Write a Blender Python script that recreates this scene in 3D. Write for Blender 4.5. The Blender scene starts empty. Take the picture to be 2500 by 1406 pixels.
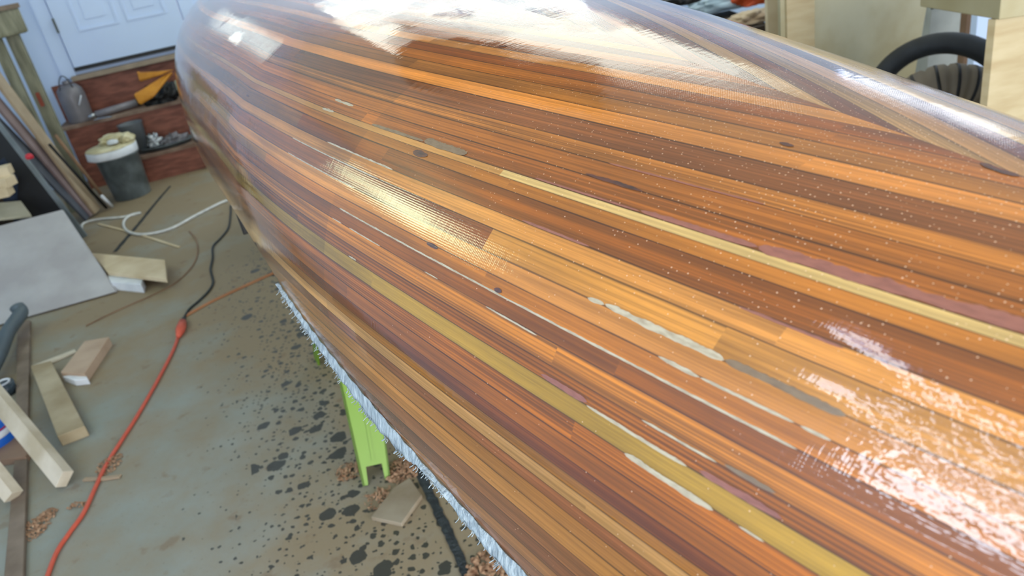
import bpy, bmesh, math, random
import numpy as np
from mathutils import Vector, Matrix
random.seed(7); rng = np.random.default_rng(7)
C = bpy.context.scene.collection
sc = bpy.context.scene
# ------------------------------------------------------------------ camera
F = 1888.0; H = 1.5
nad = np.array([740., 3687.]); TH = math.atan2(F, float(np.hypot(*nad)))
dn = nad/np.hypot(*nad); rt = np.array([dn[1], -dn[0]])
cs, sn = math.cos(TH), math.sin(TH)
cam = bpy.data.cameras.new('camera'); cam.sensor_width = 36; cam.lens = F/2500*36
cam.clip_start = .02
co = bpy.data.objects.new('camera', cam); C.objects.link(co)
ix = Vector((rt[0], -dn[0]*sn, -dn[0]*cs)); iy = Vector((rt[1], -dn[1]*sn, -dn[1]*cs)); fw = Vector((0, cs, -sn))
m = Matrix.Identity(4)
for i in range(3): m[i][0] = ix[i]; m[i][1] = -iy[i]; m[i][2] = -fw[i]
m[2][3] = H; co.matrix_world = m
sc.camera = co
cam.dof.use_dof = True; cam.dof.focus_distance = .75; cam.dof.aperture_fstop = 9
# ------------------------------------------------------------------ world / exposure
sc.view_settings.view_transform = 'Standard'; sc.view_settings.look = 'None'
sc.view_settings.gamma = 1; sc.view_settings.use_curve_mapping = False
sc.view_settings.exposure = -0.32
w = bpy.data.worlds.new('daylight'); sc.world = w; w.use_nodes = True
bg = w.node_tree.nodes['Background']; bg.inputs[0].default_value = (.80, .90, 1, 1); bg.inputs[1].default_value = 1.6

def ray(x, y):
    v = np.array([x-1250., y-703.]); a = v@rt; b = v@dn
    return Vector((a, F*cs-b*sn, -F*sn-b*cs))
def at(x, y, z=0.0):
    q = ray(x, y); return Vector((0, 0, H))+q*((z-H)/q.z)
def atY(x, y, Y):
    q = ray(x, y); return Vector((0, 0, H))+q*(Y/q.y)
# room frame: a to the right along the far wall, b away from the camera
O = Vector((-2.69, 6.04, 0)); EX = Vector((.972, .235, 0)); EY = Vector((-.235, .972, 0))
def rm(a, b, z=0.0): return O+EX*a+EY*b+Vector((0, 0, z))
ROOMROT = math.atan2(.235, .972)

Z0 = Vector((0, 0, 1))
def portal(name, c, w_, h_, nrm, energy, col=(.85, .93, 1)):
    L = bpy.data.lights.new(name, 'AREA'); L.shape = 'RECTANGLE'; L.size = w_; L.size_y = h_; L.energy = energy; L.color = col
    o = bpy.data.objects.new(name, L); C.objects.link(o); o.location = c
    o.rotation_euler = nrm.to_track_quat('-Z', 'Y').to_euler() if abs(nrm.z) < .5 else (0, 0, ROOMROT)
    return o
# daylight through the openings (each lamp in its own opening; skylight and transom are added)
portal('garage_opening_daylight', rm(2.4, -9.4, 1.25), 4.2, 2.4, EY, 330, (1, .97, .93))
portal('left_window_daylight', rm(-1.40, -2.75, 2.52), 1.5, .56, EX, 30, (.88, 1, .56))
portal('near_window_daylight', rm(-1.40, -6.65, 2.6), 1.35, .76, EX, 66, (.70, .83, 1))
portal('door_lite_daylight', rm(.2, .66, 2.52), .56, .42, -EY, 1.8, (.85, 1, .92))
portal('added_transom_light', rm(2.9, .66, 2.78), 3.0, .44, -EY, 13, (.95, 1, .88))  # unseen window light added to whiten the hull's upper reflection
portal('right_window_daylight', rm(5.55, -2.65, 2.25), 1.5, .7, -EX, 9, (.86, .92, 1))
portal('added_ceiling_light', rm(2.95, -1.05, 3.16), 3.3, 3.0, -Z0, 92, (.95, 1, .88))  # unseen overhead light added to make the pale reflection on the hull

# ------------------------------------------------------------------ helpers
def lin(c):
    return tuple(((v/255)/12.92 if v/255 <= .04045 else ((v/255+.055)/1.055)**2.4) for v in c)
def mat(name, col, rough=.6, metal=0, col2=None, scale=8, stretch=(1, 1, 1), amt=.5, bump=0, bscale=60, coat=0, alpha=1, trans=0, spec=.4):
    m = bpy.data.materials.new(name); m.use_nodes = True; nt = m.node_tree; b = nt.nodes['Principled BSDF']
    b.inputs['Roughness'].default_value = rough; b.inputs['Metallic'].default_value = metal
    b.inputs['Specular IOR Level'].default_value = spec
    if coat: b.inputs['Coat Weight'].default_value = coat
    b.inputs['Transmission Weight'].default_value = trans; b.inputs['Alpha'].default_value = alpha
    tc = nt.nodes.new('ShaderNodeTexCoord'); mp = nt.nodes.new('ShaderNodeMapping'); mp.inputs['Scale'].default_value = stretch
    nt.links.new(tc.outputs['Object'], mp.inputs[0])
    n = nt.nodes.new('ShaderNodeTexNoise'); n.inputs['Scale'].default_value = scale; n.inputs['Detail'].default_value = 5
    nt.links.new(mp.outputs[0], n.inputs[0])
    cr = nt.nodes.new('ShaderNodeValToRGB'); c2 = col2 or tuple(max(0, v*.82) for v in col)
    cr.color_ramp.elements[0].position = .5-.25/max(amt, .05)*.5; cr.color_ramp.elements[1].position = .5+.25/max(amt, .05)*.5
    cr.color_ramp.elements[0].color = (*lin(c2), 1); cr.color_ramp.elements[1].color = (*lin(col), 1)
    nt.links.new(n.outputs[0], cr.inputs[0]); nt.links.new(cr.outputs[0], b.inputs['Base Color'])
    if bump:
        n2 = nt.nodes.new('ShaderNodeTexNoise'); n2.inputs['Scale'].default_value = bscale; nt.links.new(mp.outputs[0], n2.inputs[0])
        bp = nt.nodes.new('ShaderNodeBump'); bp.inputs['Strength'].default_value = bump; bp.inputs['Distance'].default_value = .01
        nt.links.new(n2.outputs[0], bp.inputs['Height']); nt.links.new(bp.outputs[0], b.inputs['Normal'])
    return m
def link(name, bm, m_, parent=None, smooth=False):
    me = bpy.data.meshes.new(name); bmesh.ops.recalc_face_normals(bm, faces=bm.faces); bm.to_mesh(me); bm.free()
    if m_: me.materials.append(m_)
    o = bpy.data.objects.new(name, me); C.objects.link(o)
    if smooth:
        for p in me.polygons: p.use_smooth = True
    if parent: 
        o.parent = parent; o.matrix_parent_inverse = Matrix.Translation(parent.location).inverted() if parent.type == 'EMPTY' or True else None
    return o
def tag(o, label, cat, group=None, kind=None):
    o['label'] = label; o['category'] = cat
    if group: o['group'] = group
    if kind: o['kind'] = kind
    return o
def struct(o): o['kind'] = 'structure'; return o
def thing(name, label, cat, loc=(0, 0, 0), group=None):
    o = bpy.data.objects.new(name, None); C.objects.link(o); o.location = loc; o.empty_display_size = .05
    return tag(o, label, cat, group)
def box_bm(bm, c, ax, ay, az, sx, sy, sz, bev=0):
    """box centred at c with half axes"""
    vs = []
    for dz in (-1, 1):
        for dx, dy in ((-1, -1), (1, -1), (1, 1), (-1, 1)):
            vs.append(bm.verts.new(c+ax*(dx*sx/2)+ay*(dy*sy/2)+az*(dz*sz/2)))
    fs = [(0, 3, 2, 1), (4, 5, 6, 7), (0, 1, 5, 4), (1, 2, 6, 5), (2, 3, 7, 6), (3, 0, 4, 7)]
    faces = [bm.faces.new([vs[i] for i in f]) for f in fs]
    if bev:
        es = list({e for f in faces for e in f.edges})
        bmesh.ops.bevel(bm, geom=es, offset=bev, segments=2, affect='EDGES', profile=.6)
Z = Vector((0, 0, 1))
def beam_bm(bm, p0, p1, w_, h_, up=Z, bev=.0015):
    d = (p1-p0); L = d.length; d.normalize(); s = d.cross(up).normalized(); u = s.cross(d).normalized()
    box_bm(bm, (p0+p1)/2, d, s, u, L, w_, h_, bev)
def beam(name, p0, p1, w_, h_, m_, up=Z, parent=None, bev=.0015):
    bm = bmesh.new(); beam_bm(bm, p0, p1, w_, h_, up, bev); return link(name, bm, m_, parent)
def prism(name, pts, vec, m_, parent=None, bev=0):
    bm = bmesh.new(); a = [bm.verts.new(p) for p in pts]; b = [bm.verts.new(p+vec) for p in pts]
    bm.faces.new(a); bm.faces.new(b[::-1])
    for i in range(len(a)): j = (i+1) % len(a); bm.faces.new((a[i], b[i], b[j], a[j]))
    if bev: bmesh.ops.bevel(bm, geom=list(bm.edges), offset=bev, segments=1, affect='EDGES')
    return link(name, bm, m_, parent)
def smoothpath(pts, n=10):
    pts = [Vector(p) for p in pts]; out = []
    P = [pts[0]*2-pts[1]]+pts+[pts[-1]*2-pts[-2]]
    for i in range(1, len(P)-2):
        for k in range(n):
            t = k/n; a, b, c, d = P[i-1], P[i], P[i+1], P[i+2]
            out.append(.5*((2*b)+(-a+c)*t+(2*a-5*b+4*c-d)*t*t+(-a+3*b-3*c+d)*t**3))
    out.append(pts[-1]); return out
def tube_bm(bm, pts, r, n=8):
    rs = r if hasattr(r, '__len__') else [r]*len(pts)
    prev = None; u = None
    for i, p in enumerate(pts):
        d = (pts[min(i+1, len(pts)-1)]-pts[max(i-1, 0)]).normalized()
        if u is None: u = d.orthogonal().normalized()
        u = (u-d*u.dot(d)).normalized(); v = d.cross(u)
        ring = [bm.verts.new(p+(u*math.cos(2*math.pi*k/n)+v*math.sin(2*math.pi*k/n))*rs[i]) for k in range(n)]
        if prev:
            for k in range(n): bm.faces.new((prev[k], prev[(k+1) % n], ring[(k+1) % n], ring[k]))
        else: bm.faces.new(ring[::-1])
        prev = ring
    bm.faces.new(prev)
def tube(name, pts, r, m_, parent=None, n=8, sm=8):
    bm = bmesh.new(); tube_bm(bm, smoothpath(pts, sm) if sm else [Vector(p) for p in pts], r, n); return link(name, bm, m_, parent, True)
def lathe_bm(bm, prof, c, axis=Z, n=32, wob=0):
    axis = axis.normalized(); u = axis.orthogonal().normalized(); v = axis.cross(u); prev = None
    for r, h in prof:
        ring = []
        for k in range(n):
            a = 2*math.pi*k/n; rr = r*(1+wob*math.sin(3*a+h*20)+wob*.6*math.sin(7*a+1))
            ring.append(bm.verts.new(c+axis*h+(u*math.cos(a)+v*math.sin(a))*max(rr, 1e-4)))
        if prev:
            for k in range(n): bm.faces.new((prev[k], prev[(k+1) % n], ring[(k+1) % n], ring[k]))
        prev = ring
def lathe(name, prof, c, m_, parent=None, axis=Z, n=32, wob=0):
    bm = bmesh.new(); lathe_bm(bm, prof, c, axis, n, wob); return link(name, bm, m_, parent, True)
def lump(name, c, sx, sy, sz, m_, parent=None, amp=.25, fr=3, seed=0, flat=True, rot=0):
    from mathutils import noise
    bm = bmesh.new(); bmesh.ops.create_icosphere(bm, subdivisions=4, radius=1)
    R = Matrix.Rotation(rot, 3, 'Z')
    for v in bm.verts:
        k = 1+amp*(noise.noise(v.co*fr+Vector((seed*7.1, seed, 0))) + .5*noise.noise(v.co*fr*2.3+Vector((seed, 3, seed))))
        q = v.co*k; q = Vector((q.x*sx, q.y*sy, q.z*sz)); 
        if flat: q.z = max(q.z, -sz*.55)
        v.co = c+R@q
    return link(name, bm, m_, parent, True)

# ------------------------------------------------------------------ materials
M = {}
M['white'] = mat('white_paint_blue_cast', (200, 220, 250), .45, col2=(192, 212, 243), scale=2)  # white paint with the blue daylight cast mixed into its colour
M['ceiling'] = mat('ceiling_paint', (236, 238, 232), .8, scale=2, col2=(228, 230, 224))
M['dark'] = mat('dark_rubber', (30, 32, 34), .5, scale=20)
M['redwood'] = mat('stained_stair_wood', (138, 84, 66), .5, col2=(104, 58, 44), scale=5, stretch=(1.5, 1.5, 7), amt=.9)
M['tread'] = mat('dusty_tread', (148, 128, 112), .7, col2=(112, 88, 74), scale=7, amt=.9)
M['pine'] = mat('pale_pine', (214, 198, 168), .6, col2=(190, 170, 136), scale=6, stretch=(1, 1, 1), amt=.8)
M['pine2'] = mat('pale_lumber', (205, 196, 178), .6, col2=(178, 166, 142), scale=9, amt=.8)
M['grey_wood'] = mat('weathered_board', (132, 118, 104), .7, col2=(108, 94, 80), scale=9, amt=.8)
M['ply'] = mat('pale_plywood_sheet', (176, 176, 178), .55, col2=(158, 156, 158), scale=4, amt=.9)
M['greenpost'] = mat('treated_lumber', (138, 138, 118), .7, col2=(108, 108, 90), scale=10, stretch=(3, 3, .6), amt=.9)
M['green'] = mat('lime_plastic', (112, 150, 38), .4, col2=(104, 140, 34), scale=3)
M['orange'] = mat('orange_cord_jacket', (200, 92, 70), .45, col2=(184, 80, 60), scale=30)
M['blackcord'] = mat('black_cord_jacket', (34, 42, 42), .5, scale=30)
M['whitecord'] = mat('white_cord_jacket', (226, 228, 226), .45, scale=30)
M['cloth'] = mat('dry_fibreglass_cloth', (172, 184, 188), .75, col2=(138, 150, 156), scale=160, stretch=(1, 1, .25), amt=1.2, bump=.5, bscale=300)
M['shaving'] = mat('wood_shavings', (186, 150, 118), .8, col2=(130, 92, 66), scale=90, amt=1)
M['grey_metal'] = mat('dull_grey_tin', (138, 136, 142), .5, .3, col2=(112, 110, 114), scale=8)
M['bucket'] = mat('cloudy_bucket_plastic', (120, 132, 136), .35, col2=(82, 92, 96), scale=7, amt=1)
M['plaster'] = mat('white_plaster', (226, 230, 236), .6, col2=(196, 204, 214), scale=12)
M['foam'] = mat('yellowed_foam', (206, 200, 168), .8, col2=(178, 168, 130), scale=14, amt=1, bump=.4, bscale=40)
M['yellow'] = mat('orange_yellow_leather', (206, 142, 44), .55, col2=(176, 112, 30), scale=12)
M['blue'] = mat('blue_label', (34, 108, 214), .35, scale=3)
M['red'] = mat('red_plastic', (196, 44, 60), .4, scale=3)
M['black'] = mat('black_steel', (18, 19, 22), .5, scale=8)
M['rail'] = mat('grey_aluminium', (120, 130, 134), .45, .4, scale=8)
M['tyre'] = mat('dusty_tyre_rubber', (56, 60, 64), .65, col2=(40, 43, 46), scale=12)
M['rib'] = mat('tan_ribbed_cloth', (128, 118, 102), .8, col2=(104, 96, 84), scale=8)
M['lightply'] = mat('birch_panel', (184, 170, 136), .5, col2=(168, 150, 114), scale=6, stretch=(1, 1, 5), amt=.8)
M['stainply'] = mat('stained_panel', (176, 170, 142), .5, col2=(156, 146, 112), scale=3, amt=1)
M['plastic_bag'] = mat('pale_blue_sheet', (176, 200, 214), .35, col2=(140, 162, 180), scale=5, amt=1)
M['orange_fabric'] = mat('orange_bag', (214, 92, 40), .5, col2=(180, 66, 28), scale=9, amt=1)
M['tan_fabric'] = mat('tan_bag', (188, 168, 140), .7, col2=(150, 126, 100), scale=9, amt=1)
M['browncrate'] = mat('dark_crate_board', (58, 46, 36), .7, col2=(40, 31, 24), scale=9)
M['brown'] = mat('brown_post', (142, 112, 86), .7, scale=9)
M['glass'] = mat('window_glass', (240, 245, 245), .02, trans=1, scale=2)
M['foil'] = mat('crumpled_foil', (200, 205, 210), .25, .8, scale=20, bump=.9, bscale=60)
M['loft'] = mat('unseen_board_dark', (34, 26, 20), .9, scale=6)
M['seam'] = mat('tar_joint', (50, 56, 58), .7, col2=(32, 36, 38), scale=40, amt=1, bump=.8, bscale=120)
M['lamp'] = mat('x', (255, 255, 255)); 
lm = bpy.data.materials.new('lit_tube'); lm.use_nodes = True
b_ = lm.node_tree.nodes['Principled BSDF']; b_.inputs['Emission Color'].default_value = (.86, .92, 1, 1); b_.inputs['Emission Strength'].default_value = 14; M['lamp'] = lm

# ------------------------------------------------------------------ floor
def floor_mat():
    m = bpy.data.materials.new('garage_concrete'); m.use_nodes = True; nt = m.node_tree; N = nt.nodes; Lk = nt.links.new
    b = N['Principled BSDF']; b.inputs['Roughness'].default_value = .62; b.inputs['Specular IOR Level'].default_value = .35
    tc = N.new('ShaderNodeTexCoord'); P = tc.outputs['Object']
    def noise(s, d=4, r=.55):
        n = N.new('ShaderNodeTexNoise'); n.inputs['Scale'].default_value = s; n.inputs['Detail'].default_value = d; n.inputs['Roughness'].default_value = r; Lk(P, n.inputs[0]); return n.outputs[0]
    def ramp(i, a, bb, ca=(0, 0, 0, 1), cb=(1, 1, 1, 1)):
        r = N.new('ShaderNodeValToRGB'); r.color_ramp.elements[0].position = a; r.color_ramp.elements[1].position = bb
        r.color_ramp.elements[0].color = ca; r.color_ramp.elements[1].color = cb; Lk(i, r.inputs[0]); return r.outputs[0]
    def mix(f, a, bb, mode='MIX'):
        x = N.new('ShaderNodeMix'); x.data_type = 'RGBA'; x.blend_type = mode
        for k, v in ((0, f), (6, a), (7, bb)):
            if isinstance(v, (int, float)): x.inputs[k].default_value = v
            elif isinstance(v, tuple): x.inputs[k].default_value = (*lin(v), 1)
            else: Lk(v, x.inputs[k])
        return x.outputs[2]
    def mth(op, a, bb=None, c=None):
        x = N.new('ShaderNodeMath'); x.operation = op
        for k, v in enumerate((a, bb, c)):
            if v is None: continue
            if isinstance(v, (int, float)): x.inputs[k].default_value = v
            else: Lk(v, x.inputs[k])
        return x.outputs[0]
    col = mix(ramp(noise(1.6), .35, .65), (132, 138, 130), (146, 151, 144))
    # brown dust film, denser around the boat and the steps
    sep = N.new('ShaderNodeSeparateXYZ'); Lk(P, sep.inputs[0]); X, Y = sep.outputs[0], sep.outputs[1]
    p1 = at(700, 640); p2 = at(900, 1410)
    def segdist(p1, p2):
        d = (p2-p1); L2 = d.x*d.x+d.y*d.y
        t = mth('DIVIDE', mth('ADD', mth('MULTIPLY', mth('SUBTRACT', X, p1.x), d.x), mth('MULTIPLY', mth('SUBTRACT', Y, p1.y), d.y)), L2)
        t = mth('MINIMUM', mth('MAXIMUM', t, 0.), 1.)
        dx = mth('SUBTRACT', mth('SUBTRACT', X, p1.x), mth('MULTIPLY', t, d.x)); dy = mth('SUBTRACT', mth('SUBTRACT', Y, p1.y), mth('MULTIPLY', t, d.y))
        return mth('SQRT', mth('ADD', mth('MULTIPLY', dx, dx), mth('MULTIPLY', dy, dy)))
    sd = segdist(p1, p2)
    dust = mth('MULTIPLY', ramp(noise(2.2, 6, .62), .36, .62), .75)
    far = ramp(Y, 0, 1); 
    fy = mth('MINIMUM', mth('MAXIMUM', mth('DIVIDE', mth('SUBTRACT', Y, 2.6), 2.4), 0.), .55)
    under = mth('MULTIPLY', mth('MAXIMUM', mth('SUBTRACT', 1., mth('MULTIPLY', segdist(at(1150, 1300), at(700, 600)), 1.9)), 0.), .8)
    col = mix(mth('MINIMUM', mth('ADD', mth('ADD', dust, fy), under), .92), col, (140, 123, 96))
    # small brownish blotches
    col = mix(mth('MULTIPLY', ramp(noise(11, 3), .62, .70), .45), col, (116, 92, 68))
    # dark damp drops: voronoi cells warped by noise
    def drops(scale, rad, seed, spread, dens):
        mp = N.new('ShaderNodeMapping'); mp.inputs['Location'].default_value = (seed, seed*.7, 0)
        nz = N.new('ShaderNodeTexNoise'); nz.inputs['Scale'].default_value = scale*2.2; nz.inputs['Detail'].default_value = 3; Lk(P, nz.inputs[0])
        va = N.new('ShaderNodeVectorMath'); va.operation = 'MULTIPLY_ADD'; Lk(nz.outputs[1], va.inputs[0]); va.inputs[1].default_value = (.5/scale,)*3; Lk(P, va.inputs[2])
        Lk(va.outputs[0], mp.inputs[0])
        v = N.new('ShaderNodeTexVoronoi'); v.inputs['Scale'].default_value = scale; v.voronoi_dimensions = '2D'; Lk(mp.outputs[0], v.inputs[0])
        sc_ = N.new('ShaderNodeSeparateColor'); Lk(v.outputs['Color'], sc_.inputs[0])
        mask = mth('MAXIMUM', mth('SUBTRACT', 1., mth('DIVIDE', sd, spread)), 0.)
        keep = mth('LESS_THAN', sc_.outputs[0], mth('MULTIPLY', mask, dens))
        r_ = mth('MULTIPLY_ADD', sc_.outputs[1], rad, rad*.35)
        return mth('MULTIPLY', keep, mth('LESS_THAN', v.outputs['Distance'], r_))
    d = mth('MAXIMUM', mth('MAXIMUM', drops(11, .25, 1.3, .30, .62), drops(26, .22, 4.1, .36, .85)), drops(48, .22, 9.3, .5, .5))
    col = mix(mth('MULTIPLY', d, .88), col, (44, 48, 48))
    sp = ramp(noise(60, 2), .66, .7)
    col = mix(mth('MULTIPLY', sp, .25), col, (96, 92, 82))
    Lk(col, b.inputs['Base Color'])
    Lk(mth('MULTIPLY_ADD', d, -.25, .62), b.inputs['Roughness'])
    bp = N.new('ShaderNodeBump'); bp.inputs['Strength'].default_value = .15; bp.inputs['Distance'].default_value = .004; Lk(noise(90, 3), bp.inputs['Height']); Lk(bp.outputs[0], b.inputs['Normal'])
    return m
bm = bmesh.new(); box_bm(bm, rm(2, -4.4, -.06), EX, EY, Z, 8.6, 11.6, .12); fl = struct(link('floor', bm, floor_mat()))

# ------------------------------------------------------------------ room shell
A0, A1, B0, B1, ZC = -1.35, 5.5, -9.3, .60, 3.1
def slab(name, c, sx, sy, sz, m_): 
    bm = bmesh.new(); box_bm(bm, c, EX, EY, Z, sx, sy, sz); return struct(link(name, bm, m_))
def wall_with_holes(name, along, origin, L, t, holes, m_):
    """wall along a unit vector, holes = (s0,s1,z0,z1); built of bricks of wall around the holes"""
    bm = bmesh.new(); nrm = Vector((-along.y, along.x, 0))
    xs = sorted({0, L, *[h[0] for h in holes], *[h[1] for h in holes]}); zs = sorted({0, ZC, *[h[2] for h in holes], *[h[3] for h in holes]})
    for i in range(len(xs)-1):
        for j in range(len(zs)-1):
            mx, mz = (xs[i]+xs[i+1])/2, (zs[j]+zs[j+1])/2
            if any(h[0] < mx < h[1] and h[2] < mz < h[3] for h in holes): continue
            box_bm(bm, origin+along*mx+Z*mz+nrm*(t/2), along, nrm, Z, xs[i+1]-xs[i], t, zs[j+1]-zs[j])
    bmesh.ops.remove_doubles(bm, verts=bm.verts, dist=1e-4)
    return struct(link(name, bm, m_))
DZ = .84
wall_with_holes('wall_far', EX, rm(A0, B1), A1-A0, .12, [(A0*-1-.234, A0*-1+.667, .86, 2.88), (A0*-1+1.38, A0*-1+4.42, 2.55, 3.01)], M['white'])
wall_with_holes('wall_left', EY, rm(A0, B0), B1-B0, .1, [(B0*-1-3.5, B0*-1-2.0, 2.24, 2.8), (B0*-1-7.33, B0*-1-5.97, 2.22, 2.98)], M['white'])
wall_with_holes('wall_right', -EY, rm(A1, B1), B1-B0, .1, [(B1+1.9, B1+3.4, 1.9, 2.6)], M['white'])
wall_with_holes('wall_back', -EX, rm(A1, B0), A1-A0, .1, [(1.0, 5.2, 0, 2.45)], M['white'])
bm = bmesh.new()
for a0, a1, b0, b1 in ((A0, 1.3, B0, B1), (4.6, A1, B0, B1), (1.3, 4.6, B0, -2.55), (1.3, 4.6, .45, B1)):
    box_bm(bm, rm((a0+a1)/2, (b0+b1)/2, ZC+.05), EX, EY, Z, a1-a0, b1-b0, .1)
struct(link('ceiling', bm, M['ceiling']))
slab('sky_blocker', rm(2.95, -1.05, 3.23), 3.5, 3.2, .04, M['ceiling'])  # opaque panel added above the skylight lamp to block the world light
def window(name, c, along, w_, h_):
    nrm = Vector((-along.y, along.x, 0)); bm = bmesh.new()
    for s in (-1, 1):
        box_bm(bm, c+along*(s*(w_/2-.02)), along, nrm, Z, .04, .06, h_); box_bm(bm, c+Z*(s*(h_/2-.02)), along, nrm, Z, w_, .06, .04)
    box_bm(bm, c, along, nrm, Z, .03, .04, h_)
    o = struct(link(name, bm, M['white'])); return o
window('window_1', rm(A0-.03, -2.75, 2.52), EY, 1.5, .56)
window('window_2', rm(A0-.03, -6.65, 2.6), EY, 1.36, .76)
window('added_transom_frame', rm(2.9, B1+.03, 2.78), EX, 3.04, .46)  # frame for the added transom light
window('window_3', rm(A1+.03, -2.05, 2.25), EY, 1.5, .7)
# far door: slab with raised panels and a glazed light
dr = bmesh.new(); dw0, dw1, dz0, dz1 = -.232, .665, .865, 2.88; yb = B1-.02
c = (dw0+dw1)/2
bm = dr
lz0, lz1 = 2.3, 2.74
box_bm(bm, rm(c, yb, (dz0+lz0)/2), EX, EY, Z, dw1-dw0, .045, lz0-dz0)
box_bm(bm, rm(c, yb, (lz1+dz1)/2), EX, EY, Z, dw1-dw0, .045, dz1-lz1)
box_bm(bm, rm(dw0+.08, yb, (lz0+lz1)/2), EX, EY, Z, .16, .045, lz1-lz0); box_bm(bm, rm(dw1-.08, yb, (lz0+lz1)/2), EX, EY, Z, .16, .045, lz1-lz0)
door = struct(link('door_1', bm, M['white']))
def panel(a0, a1, z0, z1):
    bm = bmesh.new(); y = yb-.0225
    for k, (ins, out, dpt) in enumerate(((0, .016, .006),)):
        for s0, s1, t0, t1 in ((a0, a1, z0, z0+.016), (a0, a1, z1-.016, z1), (a0, a0+.016, z0+.016, z1-.016), (a1-.016, a1, z0+.016, z1-.016)):
            box_bm(bm, rm((s0+s1)/2, y-.004, (t0+t1)/2), EX, EY, Z, s1-s0, .008, t1-t0)
    i = .075; box_bm(bm, rm((a0+a1)/2, y-.003, (z0+z1)/2), EX, EY, Z, a1-a0-2*i, .006, z1-z0-2*i, .002)
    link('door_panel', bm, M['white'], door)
for a0 in (-.09, .27):
    panel(a0, a0+.30, 1.14, 1.62); panel(a0, a0+.30, 1.72, 2.2)
for z in (1.25,): 
    bm = bmesh.new(); beam_bm(bm, rm(-.236, yb-.03, 1.16), rm(-.236, yb-.03, 1.27), .014, .014, EY); link('hinge', bm, mat('old_hinge', (92, 100, 96), .5, .4), door)
bm = bmesh.new(); box_bm(bm, rm(.215, yb-.005, dz0+.012), EX, EY, Z, .9, .05, .03); link('door_sweep', bm, M['dark'], door)
bm = bmesh.new()
box_bm(bm, rm(-.295, B1-.012, 1.87), EX, EY, Z, .105, .03, 2.1, .002); box_bm(bm, rm(.73, B1-.012, 1.87), EX, EY, Z, .105, .03, 2.1, .002); box_bm(bm, rm(.2, B1-.012, 2.94), EX, EY, Z, 1.1, .03, .1, .002)
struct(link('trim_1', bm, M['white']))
bm = bmesh.new(); box_bm(bm, rm(.2, B1-.04, .815), EX, EY, Z, .95, .12, .035, .002); struct(link('trim_2', bm, mat('door_sill', (164, 148, 128), .6)))

# ceiling: dark board added for its reflection, and shop lights (seen only mirrored in the wet resin)
st = thing('unseen_dark_board', 'unseen dark board added under the ceiling to darken its reflection in the resin', 'storage rack', (0, 3.4, 2.6))
q = [Vector((-.55, 5.0, 2.6)), Vector((.52, 3.45, 2.6)), Vector((.02, 2.2, 2.6)), Vector((-.95, 3.1, 2.6))]
prism('reflected_dark_board', q, Vector((0, 0, .04)), M['loft'], st)
for p in q:
    cc = sum(q, Vector())/4; pp = p.lerp(cc, .08); tube('hanger_rod', [pp+Z*.03, pp+Z*.5], .006, M['black'], st, sm=0)
def shop_light(p0, p1, label):
    t = thing('shop_light', label, 'light', (p0+p1)/2, 'ceiling shop lights')
    d = (p1-p0).normalized(); s = d.cross(Z)
    bm = bmesh.new(); beam_bm(bm, p0+Z*.06, p1+Z*.06, .16, .05); link('fixture_housing', bm, M['white'], t)
    for k in (-1, 1): tube('fluorescent_tube', [p0+s*.04*k+d*.03+Z*.015, p1+s*.04*k-d*.03+Z*.015], .018, M['lamp'], t, sm=0)
    for e in (p0.lerp(p1, .15), p0.lerp(p1, .85)): tube('chain', [e+Z*.08, Vector((e.x, e.y, ZC))], .004, M['rail'], t, sm=0)
shop_light(Vector((-1.0, -.55, 2.7)), Vector((-.75, .65, 2.7)), 'twin tube shop light hung nearest over the camera')
shop_light(Vector((-1.75, -.75, 2.7)), Vector((-1.5, .45, 2.7)), 'twin tube shop light hung nearer the left wall windows')

# ------------------------------------------------------------------ hull
HP = [0.4312, -0.0955, -17.7308, 5.6235, 0.467, 1.7503, 0.5379, 1.4115, 0.1516, 1.0573, 0.0972, 2.9734, 2.0059]
FB = [0.0006, -0.0034, 0.0056, -0.0139, 0.0095, -0.001, 0.0001]; FZ = [0.0, 0.0005, -0.0011, 0.0022, -0.0005, -0.0, 0.0]; FN = [0.0046, -0.0142, 0.0172, 0.0021, -0.0034, 0.0033, 0.0006]
KN = np.array([-1, -.8, -.6, -.4, -.15, .2, 1.])
HL = HP[3]
def cub(Ky, x):
    Ky = np.array(Ky); mm = np.gradient(Ky, KN); i = np.clip(np.searchsorted(KN, x)-1, 0, len(KN)-2); h = KN[i+1]-KN[i]; u = (x-KN[i])/h
    return (2*u**3-3*u**2+1)*Ky[i]+(u**3-2*u**2+u)*h*mm[i]+(-2*u**3+3*u**2)*Ky[i+1]+(u**3-u**2)*h*mm[i+1]
def hull(T, S):
    tx, ty, az, L, B, p, q, zb, rk, zs, sr, n0, n1 = HP
    t = T[:, None]; s = S[None, :]; az = np.radians(az); at_ = np.abs(t)
    hb = B*np.maximum(1-at_**p, 0)**q*(1+cub(FB, T)[:, None]); n = n0+(n1-n0)*at_**1.5+cub(FN, T)[:, None]
    ph = s*np.pi/2; c_ = np.abs(np.sin(ph))**(2/n)*np.sign(ph); s_ = np.cos(ph)**(2/n)
    Zb = zb-rk*at_**2.5; Zs = zs-sr*at_**3+cub(FZ, T)[:, None]; u = (t+1)/2*L
    y = hb*c_; z = Zs+(Zb-Zs)*s_
    return np.stack([tx+np.sin(az)*u+np.cos(az)*y+0*z, ty+np.cos(az)*u-np.sin(az)*y+0*z, z+0*y], -1)
SS = np.linspace(-1, 1, 801)
def vmap(g, t):
    tau = min(max(-abs(t)+.8, -.12), .35)
    return g+(.1+.25*np.exp(-g/.12))*tau
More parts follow.
